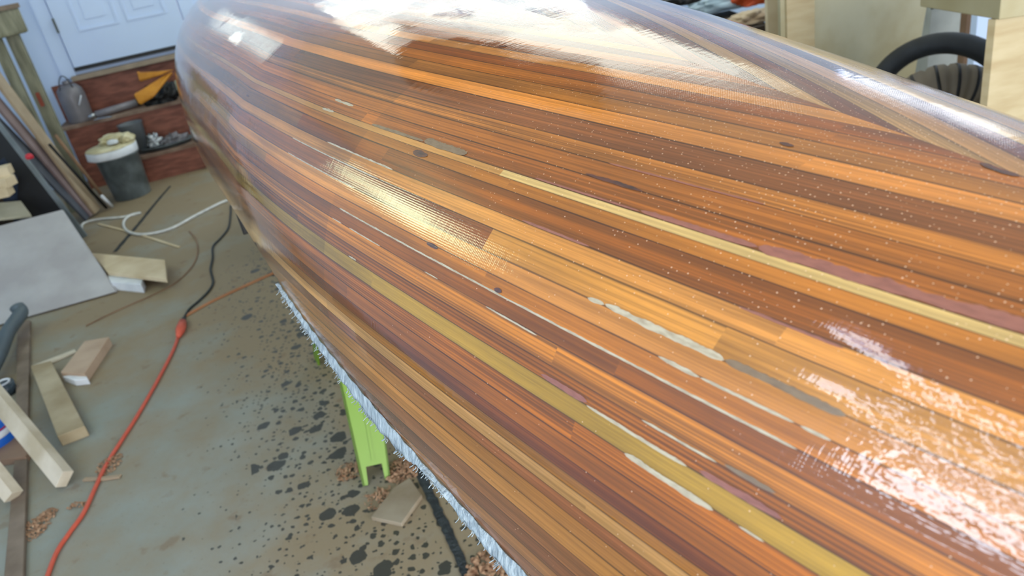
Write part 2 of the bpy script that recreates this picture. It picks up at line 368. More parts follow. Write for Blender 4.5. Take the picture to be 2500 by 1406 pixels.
class Col:
    """one station of the hull: turns the strip coordinate v (metres of girth) into points"""
    def __init__(s, u):
        t = np.clip(2*u/HL-1, -.9985, .9985); s.u = u; s.t = t
        P = hull(np.array([t]), SS)[0]; s.P = P
        g = np.concatenate([[0], np.cumsum(np.linalg.norm(np.diff(P, axis=0), axis=1))]); s.g = g
        k = 400; s.half = g[k]
        s.vn = vmap(g[:k+1], t); s.vf = vmap(g[-1]-g[k:], t)
    def pt(s, v, near=True):
        if near:
            j = np.interp(v, s.vn, np.arange(401.))
        else:
            j = 400+np.interp(-v, -s.vf, np.arange(401.))
        return np.array([np.interp(j, np.arange(801.), s.P[:, k]) for k in range(3)])
# strips: lower seam, colour (sRGB of the wood, low strips greyed for floor reflection), grain strength
def amber(c, k=.42):
    L = (c[0]*.4+c[1]*.4+c[2]*.2)/123.
    t = (190*L, 120*L, 52*L); return tuple(a*(1-k)+b*k for a, b in zip(c, t))
ST = [(-.05, (150, 98, 66), .3), (.0, (172, 116, 76), .3), (.018, (142, 92, 66), .3), (.033, (176, 118, 74), .3), (.048, (138, 86, 60), .3), (.064, (160, 104, 68), .3), (.082, (184, 128, 74), .3),
 (.099, (176, 120, 70), .35), (.113, (150, 94, 64), .5), (.123, (196, 150, 98), .35), (.134, (162, 108, 48), .3), (.1425, (134, 60, 14), .4), (.153, (166, 90, 30), .3),
 (.167, (196, 108, 40), 1), (.1812, (178, 138, 60), .15), (.1958, (170, 94, 34), 1), (.2068, (212, 134, 66), 1), (.2222, (156, 82, 22), .4), (.2346, (190, 116, 56), .3),
 (.2462, (198, 138, 84), .25), (.2605, (200, 146, 84), .4), (.2790, (210, 150, 92), .5), (.2925, (156, 84, 38), .5), (.312, (184, 116, 60), .3), (.3215, (226, 188, 122), .1), (.3278, (172, 98, 52), .8),
 (.344, (176, 104, 56), .6), (.3595, (208, 134, 78), 1), (.373, (146, 86, 56), .6), (.395, (218, 146, 92), .3), (.412, (170, 112, 66), .4), (.428, (190, 112, 60), .5), (.445, (164, 84, 40), .4),
 (.46, (208, 142, 84), .3), (.475, (150, 76, 32), .4), (.49, (194, 112, 44), .4), (.505, (140, 62, 20), .4), (.517, (196, 126, 58), .3), (.532, (168, 84, 30), .4)]
v = .547
while v < .72:
    k = random.random(); base = random.choice([(196, 120, 56), (158, 82, 34), (206, 144, 84), (176, 100, 44), (216, 170, 110)])
    ST.append((v, base, .2+.5*k)); v += .0145
ST.append((v, (180, 110, 60), .3))
ST = [(a, b if a in (.1812, .3215) else amber(b, .12 if a < .13 else .38), c_) for a, b, c_ in ST]  # low strips left greyer: floor reflection put into their colour
def striprows(lst, near):
    return [s[0] for s in lst]
FAR = [(s[0], random.choice([(206, 150, 92), (176, 112, 66), (158, 92, 56), (218, 164, 104), (146, 84, 56)]), .5) for s in ST]
FARC = {.395: (232, 186, 120), .412: (140, 84, 60), .428: (206, 150, 96)}
FAR = [(a, FARC.get(a, b), c_) for a, b, c_ in FAR]
us = np.concatenate([np.linspace(.0, .3, 26)[:-1]**1, np.linspace(.3, 1.4, 185)[:-1], np.linspace(1.4, 2.9, 110)[:-1], np.linspace(2.9, HL, 60)])
cols = [Col(u) for u in us]
def joints(i, near):
    r = random.Random(i*13+(0 if near else 5)); js = []; u = r.uniform(.2, 1.8)
    while u < HL: js.append(u); u += r.uniform(1.1, 2.4)
    return js
def build_hull():
    verts = []; uvs = []; sub = 3
    rowsN = []; bandN = []
    for k in range(len(ST)-1):
        for j in range(sub): rowsN.append(ST[k][0]+(ST[k+1][0]-ST[k][0])*j/sub); bandN.append((k, j/sub, (j+1)/sub))
    rowsN.append(ST[-1][0]); nr = len(rowsN)
    faces = []; fdat = []
    allP = []
    rv = np.array(rowsN)
    for near in (True, False):
        off = len(verts)
        for c_ in cols:
            vv = c_.vn if near else c_.vf
            lo, hi = (vv[0], vv[-1]) if near else (vv[-1], vv[0])
            r_ = np.clip(rv, lo, hi)
            j = np.interp(r_, c_.vn, np.arange(401.)) if near else 400+np.interp(-r_, -c_.vf, np.arange(401.))
            P = np.stack([np.interp(j, np.arange(801.), c_.P[:, k]) for k in range(3)], 1)
            verts.extend(map(tuple, P)); uvs.extend([(c_.u, a, (1 if near else -1)) for a in r_])
        nc = len(cols)
        V = np.array(verts[off:]).reshape(nc, nr, 3)
        js = [joints(i, near) for i in range(len(ST))]
        for i in range(nc-1):
            for r in range(nr-1):
                a, b_, c2, d = V[i, r], V[i+1, r], V[i+1, r+1], V[i, r+1]
                if np.linalg.norm(np.cross(c2-a, d-b_)) < 2e-8: continue
                f = (off+i*nr+r, off+(i+1)*nr+r, off+(i+1)*nr+r+1, off+i*nr+r+1)
                if near: f = f[::-1]
                faces.append(f); k, w0, w1 = bandN[r]; um = (us[i]+us[i+1])/2
                seg = sum(1 for q_ in js[k] if q_ < um)
                fdat.append((k, w0, w1, seg, near))
    me = bpy.data.meshes.new('planking'); me.from_pydata(verts, [], faces)
    me.uv_layers.new(name='UVMap'); me.uv_layers.new(name='strip'); me.color_attributes.new('col', 'FLOAT_COLOR', 'CORNER')
    uvd = np.zeros((len(me.loops), 2), np.float32); swd = uvd.copy(); cd = np.zeros((len(me.loops), 4), np.float32)
    li = 0; fix = {}
    # strips whose colour changes at a butt joint seen in the photo: (strip start v) -> joint u, colour beyond
    special = {.3215: (.80, (200, 144, 82)), .2925: (1.248, (140, 92, 48)), .2790: (9, None), .2605: (.762, (150, 86, 44)), .2346: (1.33, (176, 118, 54)), .2462: (1.62, (176, 128, 50))}
    for f, (k, w0, w1, seg, near) in zip(faces, fdat):
        base = (ST if near else FAR)[k]; colr = base[1]; r = random.Random(k*101+seg*7+near)
        um = (verts[f[0]], )
        u_ = uvs[f[0]][0]
        if near and base[0] == .2790 and u_ < 1.248: pass
        if near and base[0] in special and special[base[0]][1] and u_ > special[base[0]][0]: colr = special[base[0]][1]
        elif u_ > 1.05 or not near:
            kf = r.uniform(.84, 1.12); colr = tuple(min(255, q_*kf) for q_ in colr)
        L3 = lin(colr)
        for n_, vi in enumerate(f):
            q_ = uvs[vi]; uvd[li] = (q_[0], q_[1]+(0 if near else 5))
            top = (n_ in (0, 1)) if near else (n_ in (2, 3))
            swd[li] = ((w1 if top else w0), (k*17 % 23)/23+seg*.37)
            cd[li] = (*L3, base[2]); li += 1
    me.uv_layers['UVMap'].data.foreach_set('uv', uvd.ravel()); me.uv_layers['strip'].data.foreach_set('uv', swd.ravel()); me.color_attributes['col'].data.foreach_set('color', cd.ravel())
    me.polygons.foreach_set('use_smooth', [True]*len(me.polygons))
    bm = bmesh.new(); bm.from_mesh(me); bmesh.ops.remove_doubles(bm, verts=bm.verts, dist=2e-5); bm.to_mesh(me); bm.free()
    return me
def resin(nt, b, N, Lk, strength=1.0):
    """wet epoxy over glass cloth: clear coat with weave, runs and bubbles in its normal"""
    uv = N.new('ShaderNodeUVMap'); uv.uv_map = 'UVMap'
    b.inputs['Coat Weight'].default_value = 1.0; b.inputs['Coat Roughness'].default_value = .035; b.inputs['Coat IOR'].default_value = 1.55
    def mp(sx, sy, rot=0):
        x = N.new('ShaderNodeMapping'); x.inputs['Scale'].default_value = (sx, sy, 1); x.inputs['Rotation'].default_value = (0, 0, rot); Lk(uv.outputs[0], x.inputs[0]); return x.outputs[0]
    def noise(vec, d=2):
        n = N.new('ShaderNodeTexNoise'); n.inputs['Scale'].default_value = 1; n.inputs['Detail'].default_value = d; Lk(vec, n.inputs[0]); return n.outputs[0]
    def mth(op, a, bb=None, c=None):
        x = N.new('ShaderNodeMath'); x.operation = op
        for k, v in enumerate((a, bb, c)):
            if v is None: continue
            if isinstance(v, (int, float)): x.inputs[k].default_value = v
            else: Lk(v, x.inputs[k])
        return x.outputs[0]
    def wave(vec, s):
        n = N.new('ShaderNodeTexWave'); n.inputs['Scale'].default_value = s; n.inputs['Distortion'].default_value = 1.2; n.inputs['Detail'].default_value = 1; n.inputs['Detail Scale'].default_value = 2; Lk(vec, n.inputs[0]); return n.outputs['Fac']
    weave = mth('ADD', wave(mp(1, 1), 150), wave(mp(1, 1, math.pi/2), 150))
    patch = noise(mp(5, 9), 3)
    pm = mth('MINIMUM', mth('MAXIMUM', mth('MULTIPLY', mth('SUBTRACT', patch, .44), 9.), .12), 1.)
    spu = N.new('ShaderNodeSeparateXYZ'); Lk(uv.outputs[0], spu.inputs[0])
    def box(u0, hu, v0, hv, k):
        a = mth('MULTIPLY', mth('SUBTRACT', hu, mth('ABSOLUTE', mth('SUBTRACT', spu.outputs[0], u0))), k); c_ = mth('MULTIPLY', mth('SUBTRACT', hv, mth('ABSOLUTE', mth('SUBTRACT', spu.outputs[1], v0))), k*3)
        return mth('MULTIPLY', mth('MINIMUM', mth('MAXIMUM', a, 0.), 1.), mth('MINIMUM', mth('MAXIMUM', c_, 0.), 1.))
    pm = mth('MAXIMUM', pm, mth('MULTIPLY', box(.86, .26, .27, .045, 12), 1.1))
    h = mth('MULTIPLY', mth('MULTIPLY', weave, pm), .000025)
    h = mth('MULTIPLY_ADD', noise(mp(9, 50), 2), .00024, h)
    h = mth('MULTIPLY_ADD', noise(mp(260, 190), 2), .00003, h)
    h = mth('MULTIPLY_ADD', noise(mp(150, 12, .5), 2), .00011, h)
    # frothy bubbles near the end of the boat (u < .5, v .2-.3)
    sp = N.new('ShaderNodeSeparateXYZ'); Lk(uv.outputs[0], sp.inputs[0])
    du = mth('ABSOLUTE', mth('SUBTRACT', sp.outputs[0], .375)); dv = mth('ABSOLUTE', mth('SUBTRACT', sp.outputs[1], .262))
    mb = mth('MULTIPLY', mth('MINIMUM', mth('MAXIMUM', mth('MULTIPLY', mth('SUBTRACT', .095, du), 30.), 0.), 1.), mth('MINIMUM', mth('MAXIMUM', mth('MULTIPLY', mth('SUBTRACT', .036, dv), 60.), 0.), 1.))
    h = mth('MULTIPLY_ADD', mth('MULTIPLY', noise(mp(130, 150), 2), mb), 0.0007, h)
    bp = N.new('ShaderNodeBump'); bp.inputs['Strength'].default_value = strength; bp.inputs['Distance'].default_value = 1.0; Lk(h, bp.inputs['Height'])
    Lk(bp.outputs[0], b.inputs['Coat Normal'])
    return mp, noise, mth
def wood_mat():
    m = bpy.data.materials.new('cedar_strips_in_epoxy'); m.use_nodes = True; nt = m.node_tree; N = nt.nodes; Lk = nt.links.new; b = N['Principled BSDF']
    mp, noise, mth = resin(nt, b, N, Lk)
    b.inputs['Roughness'].default_value = .5; b.inputs['Specular IOR Level'].default_value = .25
    at_ = N.new('ShaderNodeAttribute'); at_.attribute_name = 'col'
    sw = N.new('ShaderNodeUVMap'); sw.uv_map = 'strip'; sp = N.new('ShaderNodeSeparateXYZ'); Lk(sw.outputs[0], sp.inputs[0])
    rnd = sp.outputs[1]; wv = sp.outputs[0]
    def shifted(vec, k):
        va = N.new('ShaderNodeVectorMath'); va.operation = 'ADD'; cx = N.new('ShaderNodeCombineXYZ'); Lk(mth('MULTIPLY', rnd, k), cx.inputs[2]); Lk(vec, va.inputs[0]); Lk(cx.outputs[0], va.inputs[1]); return va.outputs[0]
    fine = noise(shifted(mp(2.2, 620), 40), 2)
    mid = noise(shifted(mp(1.6, 190), 60), 3)
    blot = noise(shifted(mp(5, 45), 80), 3)
    fib = noise(shifted(mp(60, 1500), 10), 1)
    # contrasty growth lines scaled by the strip's own grain strength
    g1 = mth('MINIMUM', mth('MAXIMUM', mth('MULTIPLY', mth('SUBTRACT', fine, .40), 5.), 0.), 1.)
    gl = mth('SUBTRACT', 1., mth('MULTIPLY', mth('SUBTRACT', 1., g1), mth('MULTIPLY_ADD', at_.outputs['Alpha'], .46, .10)))
    k = mth('MULTIPLY', gl, mth('MULTIPLY_ADD', mth('SUBTRACT', mid, .5), 1.1, 1.))
    k = mth('MULTIPLY', k, mth('MULTIPLY_ADD', mth('SUBTRACT', blot, .5), 1.3, 1.))
    k = mth('MULTIPLY', k, mth('MULTIPLY_ADD', mth('SUBTRACT', fib, .5), .35, 1.))
    edge = mth('MINIMUM', wv, mth('SUBTRACT', 1., wv))
    en = mth('MULTIPLY_ADD', noise(shifted(mp(7, 20), 7), 2), .10, -.018)
    line = mth('MINIMUM', mth('MAXIMUM', mth('MULTIPLY', mth('SUBTRACT', edge, mth('SUBTRACT', en, .012)), 40.), .30), 1.)
    k = mth('MULTIPLY', k, line)
    mx = N.new('ShaderNodeVectorMath'); mx.operation = 'SCALE'; Lk(at_.outputs['Color'], mx.inputs[0]); Lk(k, mx.inputs[3])
    # tiny pale dots: cloth glitter painted into the base colour
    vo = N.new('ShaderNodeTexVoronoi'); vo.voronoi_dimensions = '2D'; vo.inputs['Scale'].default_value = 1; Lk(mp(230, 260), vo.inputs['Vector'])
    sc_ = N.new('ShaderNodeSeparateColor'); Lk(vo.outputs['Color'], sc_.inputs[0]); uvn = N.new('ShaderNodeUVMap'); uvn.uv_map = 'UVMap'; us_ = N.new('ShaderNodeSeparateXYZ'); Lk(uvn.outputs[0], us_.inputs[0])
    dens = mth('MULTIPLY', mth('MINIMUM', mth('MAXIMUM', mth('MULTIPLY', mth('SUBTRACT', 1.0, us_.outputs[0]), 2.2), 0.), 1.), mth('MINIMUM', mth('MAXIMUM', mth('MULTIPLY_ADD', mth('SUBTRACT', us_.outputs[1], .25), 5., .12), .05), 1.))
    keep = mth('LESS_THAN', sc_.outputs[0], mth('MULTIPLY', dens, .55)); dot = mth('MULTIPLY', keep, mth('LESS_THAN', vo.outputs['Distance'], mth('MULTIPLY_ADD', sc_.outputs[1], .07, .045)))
    # darker grain shifts towards red-brown
    hs = N.new('ShaderNodeHueSaturation'); hs.inputs['Saturation'].default_value = 1.06; hs.inputs['Value'].default_value = .78; Lk(mx.outputs[0], hs.inputs['Color'])
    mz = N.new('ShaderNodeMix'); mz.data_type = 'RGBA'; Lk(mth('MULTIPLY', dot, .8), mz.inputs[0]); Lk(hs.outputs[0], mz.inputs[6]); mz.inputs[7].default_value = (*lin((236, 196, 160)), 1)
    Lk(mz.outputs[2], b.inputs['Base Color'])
    return m
def flat_resin(name, c, c2):
    m = bpy.data.materials.new(name); m.use_nodes = True; nt = m.node_tree; N = nt.nodes; Lk = nt.links.new; b = N['Principled BSDF']
    mp, noise, mth = resin(nt, b, N, Lk, .8)
    r = N.new('ShaderNodeValToRGB'); r.color_ramp.elements[0].color = (*lin(c2), 1); r.color_ramp.elements[1].color = (*lin(c), 1); r.color_ramp.elements[0].position = .3; r.color_ramp.elements[1].position = .6
    Lk(noise(mp(90, 300), 3), r.inputs[0]); Lk(r.outputs[0], b.inputs['Base Color']); b.inputs['Roughness'].default_value = .6
    return m
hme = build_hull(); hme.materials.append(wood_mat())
tipv = Vector((HP[0], HP[1], 0)); azr = math.radians(HP[2]); AX = Vector((math.sin(azr), math.cos(azr), 0)); NM = Vector((math.cos(azr), -math.sin(azr), 0))
boat = thing('cedar_strip_canoe', 'upside-down cedar strip canoe hull, glossy with wet epoxy over glass cloth', 'canoe', (0, 0, 0))
pk = bpy.data.objects.new('planking', hme); C.objects.link(pk); pk.parent = boat
sd = pk.modifiers.new('thickness', 'SOLIDIFY'); sd.thickness = .006; sd.offset = -1
# filler, resin smears and knots lying in the planking (w white filler, m mauve resin, g grey filler, k dark knot)
MK = [('w', 3, [(0.641, 0.2607), (0.625, 0.2612)]), ('w', 4.5, [(0.625, 0.2619), (0.593, 0.2611), (0.565, 0.261), (0.529, 0.2608)]),
('w', 1.5, [(1.031, 0.2352), (0.834, 0.2350), (0.681, 0.2346), (0.533, 0.2346), (0.469, 0.2346)]), ('w', 1.2, [(0.995, 0.2223), (0.918, 0.2222)]), ('w', 1.2, [(1.043, 0.2222), (1.015, 0.2222)]),
('w', 1.8, [(0.983, 0.1966), (0.963, 0.1967)]), ('w', 1.0, [(0.83, 0.2222), (0.806, 0.2222)]), ('w', 1.3, [(0.734, 0.2218), (0.669, 0.2214)]),
('w', 4, [(0.565, 0.1812), (0.541, 0.1811), (0.517, 0.181), (0.497, 0.1808)]), ('w', 1.5, [(0.481, 0.181), (0.465, 0.181)]), ('w', 2.3, [(0.605, 0.1959), (0.553, 0.1955), (0.521, 0.1957)]),
('w', 1.5, [(0.561, 0.2066), (0.505, 0.2070)]), ('w', 2.8, [(0.569, 0.2464), (0.537, 0.2460)]), ('w', 1.8, [(0.537, 0.2460), (0.477, 0.2464)]), ('w', 1.8, [(0.474, 0.2463), (0.457, 0.2463)]),
('w', 1.6, [(1.131, 0.2927), (1.043, 0.2928), (0.955, 0.2926)]), ('w', 1.2, [(1.244, 0.2792), (1.091, 0.2792), (0.971, 0.2790)]), ('w', 1.2, [(1.24, 0.2607), (1.011, 0.2606)]),
('w', 3, [(1.187, 0.3419), (1.127, 0.3417)]), ('w', 3, [(1.203, 0.3263), (1.163, 0.327)]), ('g', 7, [(0.938, 0.3305), (0.902, 0.331), (0.862, 0.3310)]), ('g', 3, [(1.055, 0.329), (0.987, 0.3292), (0.938, 0.3296)]),
('m', 1.4, [(0.762, 0.3290), (0.649, 0.3290)]), ('m', 3.5, [(0.649, 0.3298), (0.601, 0.3298), (0.557, 0.3300)]), ('m', 7, [(0.557, 0.3306), (0.493, 0.3312), (0.453, 0.3318), (0.41, 0.3318)]),
('m', 1.8, [(0.742, 0.2935), (0.665, 0.2933)]), ('m', 1.5, [(0.71, 0.3592), (0.577, 0.3600)]), ('m', 4, [(0.653, 0.198), (0.605, 0.198)]), ('m', 4, [(0.513, 0.1975), (0.485, 0.1980), (0.461, 0.198)]),
('g', 3, [(0.501, 0.2082), (0.469, 0.2085)]), ('g', 4.5, [(0.529, 0.2612), (0.493, 0.2610), (0.457, 0.2605)]), ('m', 1.6, [(0.541, 0.2922), (0.477, 0.2915)]),
('k', 6, [(0.517, 0.446), (0.505, 0.4429), (0.493, 0.4399)]), ('k', 5, [(1.022, 0.4778), (1.012, 0.4820)]), ('k', 7, [(0.942, 0.3166), (0.914, 0.3169)]), ('k', 4, [(0.732, 0.2374), (0.722, 0.2374)]),
('k', 4, [(0.619, 0.4182), (0.607, 0.4167)]), ('k', 3.5, [(0.842, 0.2449), (0.822, 0.2452)]), ('k', 2.2, [(1.55, .30), (1.53, .30)]), ('k', 3, [(0.72, .345), (0.66, .344)])]
dm = {'w': flat_resin('white_filler', (184, 170, 142), (156, 140, 112)), 'm': flat_resin('mauve_resin_smear', (142, 84, 66), (126, 72, 56)), 'g': flat_resin('grey_filler', (122, 98, 70), (106, 82, 56)), 'k': flat_resin('dark_knot', (84, 38, 22), (40, 18, 12))}
nmx = {'w': 'white_filler', 'm': 'resin_smear', 'g': 'grey_filler', 'k': 'knot'}
def ribbon(kind, wmm, pts):
    bm = bmesh.new(); uvl = bm.loops.layers.uv.new('UVMap'); prev = None
    us_ = np.array([p[0] for p in pts])[::-1]; vs_ = np.array([p[1] for p in pts])[::-1]
    n = max(8, int(abs(us_[-1]-us_[0])/.0022)); uu = np.linspace(us_[0], us_[-1], n)
    ja = jb = 0
    for i, u in enumerate(uu):
        e = min(i, n-1-i)/(n*.5 if kind == 'k' else min(6, n/2.5)); e = math.sqrt(max(0, 1-(1-min(1, e))**2))
        ja = ja*.7+random.uniform(-1, 1)*.12; jb = jb*.7+random.uniform(-1, 1)*.22
        v0 = float(np.interp(u, us_, vs_)); wd = wmm/1000; c_ = Col(u)
        a = v0-wd/2*e*(1+ja); bb = v0+wd/2*e*(1+jb)
        row = []
        for kk in range(5):
            vv = a+(bb-a)*kk/4; p = c_.pt(vv); p2 = c_.pt(vv+.002); 
            nrm = np.cross(hullT(c_, vv), p2-p); nrm /= np.linalg.norm(nrm); 
            if nrm[2] < 0 and abs(nrm[2]) > .2: nrm = -nrm
            row.append((bm.verts.new(Vector(p+nrm*.00035)), u, vv))
        if prev:
            for kk in range(4):
                f = bm.faces.new((prev[kk][0], row[kk][0], row[kk+1][0], prev[kk+1][0])); f.smooth = True
                for l, q_ in zip(f.loops, (prev[kk], row[kk], row[kk+1], prev[kk+1])): l[uvl].uv = (q_[1], q_[2])
        prev = row
    me = bpy.data.meshes.new(nmx[kind]); bm.to_mesh(me); bm.free(); me.materials.append(dm[kind]); o = bpy.data.objects.new(nmx[kind], me); C.objects.link(o); o.parent = pk
    return o
def hullT(c_, vv):
    return Col(c_.u+.004).pt(vv)-c_.pt(vv)
for kd, wd, pts in MK: ribbon(kd, wd, pts)
# dry glass cloth hanging below the sheer, ragged
def FR(u): return float(np.interp(u, [.25, .55, .68, .76, .79, .83, .86, .93, 1.0, 1.1, 1.25, 1.36], [.030, .025, .018, .008, .002, .003, .015, .023, .019, .011, .005, .0]))
def cloth():
    bm = bmesh.new(); prev = None; r = random.Random(4); dl = .03; n = 620
    for i in range(n):
        u = .25+1.10*i/n
        c_ = Col(u); p = Vector(c_.P[0]); 
        # narrow between u .68 and .80 as in the photo, long elsewhere
        base = FR(u)
        dl = dl*.85+base*.15
        ln = dl*(1+.10*math.sin(u*60)+.07*math.sin(u*143))+r.uniform(-.0012, .0012)
        row = []
        for k in range(5):
            f = k/4; row.append(bm.verts.new(p+NM*(-.0015-.005*f+.0006*math.sin(u*170+f*2))+Z*(.004-ln*f)))
        if prev:
            for k in range(4): bm.faces.new((prev[k], row[k], row[k+1], prev[k+1])).smooth = True
        prev = row
    o = link('cloth_fringe', bm, M['cloth'], boat, True); m_ = o.modifiers.new('t', 'SOLIDIFY'); m_.thickness = .0008
    # loose threads at the ragged hem
    bm = bmesh.new()
    for i in range(260):
        u = r.uniform(.3, 1.33); c_ = Col(u); p = Vector(c_.P[0]); base = FR(u)
        a = p-NM*.0065-Z*(base*.9-.004); d = Vector((r.uniform(-.003, .003), r.uniform(-.003, .003), -r.uniform(.001, .006))); tube_bm(bm, [a, a+d*.6, a+d+NM*-.003], .0005, 4)
    link('loose_threads', bm, M['cloth'], o, True)['kind'] = 'stuff'
cloth()
# building jig under the hull
jig = thing('building_strongback', 'long timber strongback with station forms inside the upturned canoe', 'strongback', (0, 0, 0))
def axp(u, off=0, z=0): return tipv+AX*u+NM*off+Z*z
beam('strongback_box', axp(.35, 0, .881), axp(HL-.35, 0, .881), .14, .10, M['pine'], parent=jig)
for k in range(1, 9):
    u = HL*k/9; c_ = Col(u); pts = []
    for j in range(0, 801, 40):
        p = Vector(c_.P[j]); mid = axp(u, 0, 0); o_ = (p-mid).dot(NM); pts.append(mid+NM*(o_*.955)+Z*(p.z-.022))
    lo = min(pts[0].z, .93); pts = [axp(u, .06, .93)]+[axp(u, (pts[-1]-axp(u)).dot(NM), pts[-1].z)]+pts[::-1][1:-1]+[axp(u, (pts[0]-axp(u)).dot(NM), pts[0].z)]+[axp(u, -.06, .93)]
    prism('station_form', pts, AX*.012, M['ply'], jig)

# ------------------------------------------------------------------ sawhorses (lime plastic)
def sawhorse(u, label):
    t = thing('sawhorse', label, 'sawhorse', axp(u, 0, 0), 'lime green plastic sawhorses')
    top = .825
    beam('crossbar', axp(u, -.40, top-.045), axp(u, .40, top-.045), .07, .09, M['green'], parent=t, bev=.006)
    for sd_ in (-1, 1):
        beam('end_cap', axp(u, sd_*.40, top-.045), axp(u, sd_*.43, top-.045), .075, .095, M['black'], parent=t, bev=.004)
        for fb in (-1, 1):
            # channel leg: broad face outward, side flanges, notched foot
            foot = axp(u+fb*.455, sd_*.305, 0); head = axp(u+fb*.06, sd_*.16, top-.07)
            d = (head-foot).normalized(); s = NM.cross(d).cross(d).normalized(); s = AX-d*AX.dot(d); s = NM-d*NM.dot(d); s.normalize(); n_ = d.cross(s).normalized()
            bm = bmesh.new(); W = .115; D = .07; L = (head-foot).length
            if n_.dot(AX)*fb < 0: n_ = -n_
            # outer broad face with arch notch, two flanges
            def P(x, h, y=0): return foot+s*x+d*(h)+n_*y
            w0, w1 = W/2*.85, W/2
            w0, w1 = .042, .085
            outline = [(-w0, 0), (-w0+.016, 0), (-w0+.018, .055), (w0-.018, .055), (w0-.016, 0), (w0, 0), (w1, L), (-w1, L)]
            a = [bm.verts.new(P(x, h, 0)) for x, h in outline]; b2 = [bm.verts.new(P(x, h, -.006)) for x, h in outline]
            bm.faces.new(a); bm.faces.new(b2[::-1])
            for i in range(len(a)): j = (i+1) % len(a); bm.faces.new((a[i], b2[i], b2[j], a[j]))
            for sx in (-1, 1):
                vs_ = [P(sx*w0, 0), P(sx*w0, 0, -D), P(sx*w1, L, -D), P(sx*w1, L)]; q1 = [bm.verts.new(v_) for v_ in vs_]; q2 = [bm.verts.new(v_-s*sx*.006) for v_ in vs_]
                bm.faces.new(q1); bm.faces.new(q2[::-1])
                for i in range(4): j = (i+1) % 4; bm.faces.new((q1[i], q2[i], q2[j], q1[j]))
            for hh in (.0,):
                q1 = [P(-.004, .07, .004), P(.004, .07, .004), P(.004, L, .004), P(-.004, L, .004)]
                f1 = [bm.verts.new(v_) for v_ in q1]; f2 = [bm.verts.new(v_-n_*.005) for v_ in q1]; bm.faces.new(f1)
                for i in range(4): j = (i+1) % 4; bm.faces.new((f1[i], f2[i], f2[j], f1[j]))
            link('leg', bm, M['green'], t)
    for sd_ in (-1, 1): beam('spreader_bar', axp(u-.26, sd_*.30, .36), axp(u+.26, sd_*.30, .36), .02, .03, M['black'], parent=t)
    return t
sawhorse(2.62, 'lime green plastic sawhorse under the near half of the canoe, foot showing')
sawhorse(4.75, 'lime green plastic sawhorse hidden under the far half of the canoe')

# ------------------------------------------------------------------ steps below the door
stp = thing('wooden_steps', 'red-brown stained wooden steps with dusty treads below the white door', 'steps', rm(.2, .3, 0))
def sbox(name, a0, a1, b0, b1, z0, z1, m_, par=None, bev=.002):
    bm = bmesh.new(); box_bm(bm, rm((a0+a1)/2, (b0+b1)/2, (z0+z1)/2), EX, EY, Z, a1-a0, b1-b0, z1-z0, bev); return link(name, bm, m_, par)
sbox('riser', 0, .95, 0, .02, 0, .185, M['redwood'], stp)
sbox('tread', -.03, .98, -.015, .30, .185, .212, M['tread'], stp)
sbox('riser', -.42, .95, .28, .30, .212, .485, M['redwood'], stp); sbox('riser', -.42, .0, .285, .30, 0, .212, M['redwood'], stp)
sbox('tread', -.46, .98, .265, .56, .485, .51, M['tread'], stp)
sbox('riser', -.45, .95, .555, .575, .51, .79, M['redwood'], stp)
sbox('stringer', .93, .97, .02, .28, 0, .185, M['redwood'], stp)
tag(sbox('pale_post', .505, .56, -.048, -.020, .0, .70, M['greenpost']), 'pale green-grey board standing upright against the steps beside the canoe', 'board')
# grey tin on upper tread
c = rm(-.30, .40, .51)
tin = thing('grey_canister', 'dusty grey canister with a wire bail standing at the left of the upper step', 'canister', c)
lathe('body', [(0, 0), (.092, 0), (.096, .01), (.100, .20), (.094, .25), (.06, .285), (0, .29)], c, M['grey_metal'], tin, n=10, wob=.02)
lathe('cap', [(.0, .282), (.028, .285), (.028, .315), (0, .318)], c, M['grey_metal'], tin, n=16)
tube('wire_bail', [c+EX*-.05+Z*.26-EY*.06, c+EX*-.03+Z*.33-EY*.05, c+Z*.36-EY*.04, c+EX*.03+Z*.33-EY*.05, c+EX*.05+Z*.25-EY*.06], .004, M['black'], tin)
tube('side_clip', [c+EX*.045+Z*.13-EY*.105, c+EX*.085+Z*.2-EY*.09], .005, M['plaster'], tin, sm=0)
# cartridge tube
p0 = atY(228, 292, 6.05); p1 = atY(330, 243, 6.17)
p0 = rm(-.17, .30, .545); p1 = rm(.13, .40, .55)
ct = thing('cartridge_tube', 'grey caulking cartridge tube with a silver nozzle lying on the upper step', 'tube', p0)
tube('barrel', [p0, p1], .028, M['grey_metal'], ct, n=16, sm=0); tube('nozzle', [p0-(p1-p0)*.18, p0], [.012, .022], M['foil'], ct, n=12, sm=0)
tube('black_collar', [p1, p1+(p1-p0)*.12], .03, M['black'], ct, n=16, sm=0)
# leather gloves
g = thing('work_glove', 'orange-yellow leather work glove draped over the cartridge on the upper step', 'glove', rm(.25, .4, .6))
def sheetg(name, pts, th, m_, par):
    pts = [Vector(p) for p in pts]; n_ = (pts[1]-pts[0]).cross(pts[2]-pts[0]).normalized(); o = prism(name, pts, n_*th, m_, par, bev=th*.35); return o
sheetg('glove_cuff', [atY(338, 172, 6.28), atY(345, 200, 6.25), atY(395, 184, 6.2), atY(428, 170, 6.2), atY(350, 180, 6.3)], .03, M['yellow'], g)
sheetg('glove_palm', [atY(330, 232, 6.15), atY(345, 258, 6.1), atY(378, 238, 6.1), atY(426, 176, 6.22), atY(415, 182, 6.25), atY(370, 212, 6.2)], .035, M['yellow'], g)
cc = rm(.33, .36, .51)
tag(lump('crumpled_black_bag', cc+Z*.05, .13, .07, .10, M['black'], amp=.6, fr=2.5, seed=3), 'crumpled black bag under the leather glove on the upper step', 'bag')
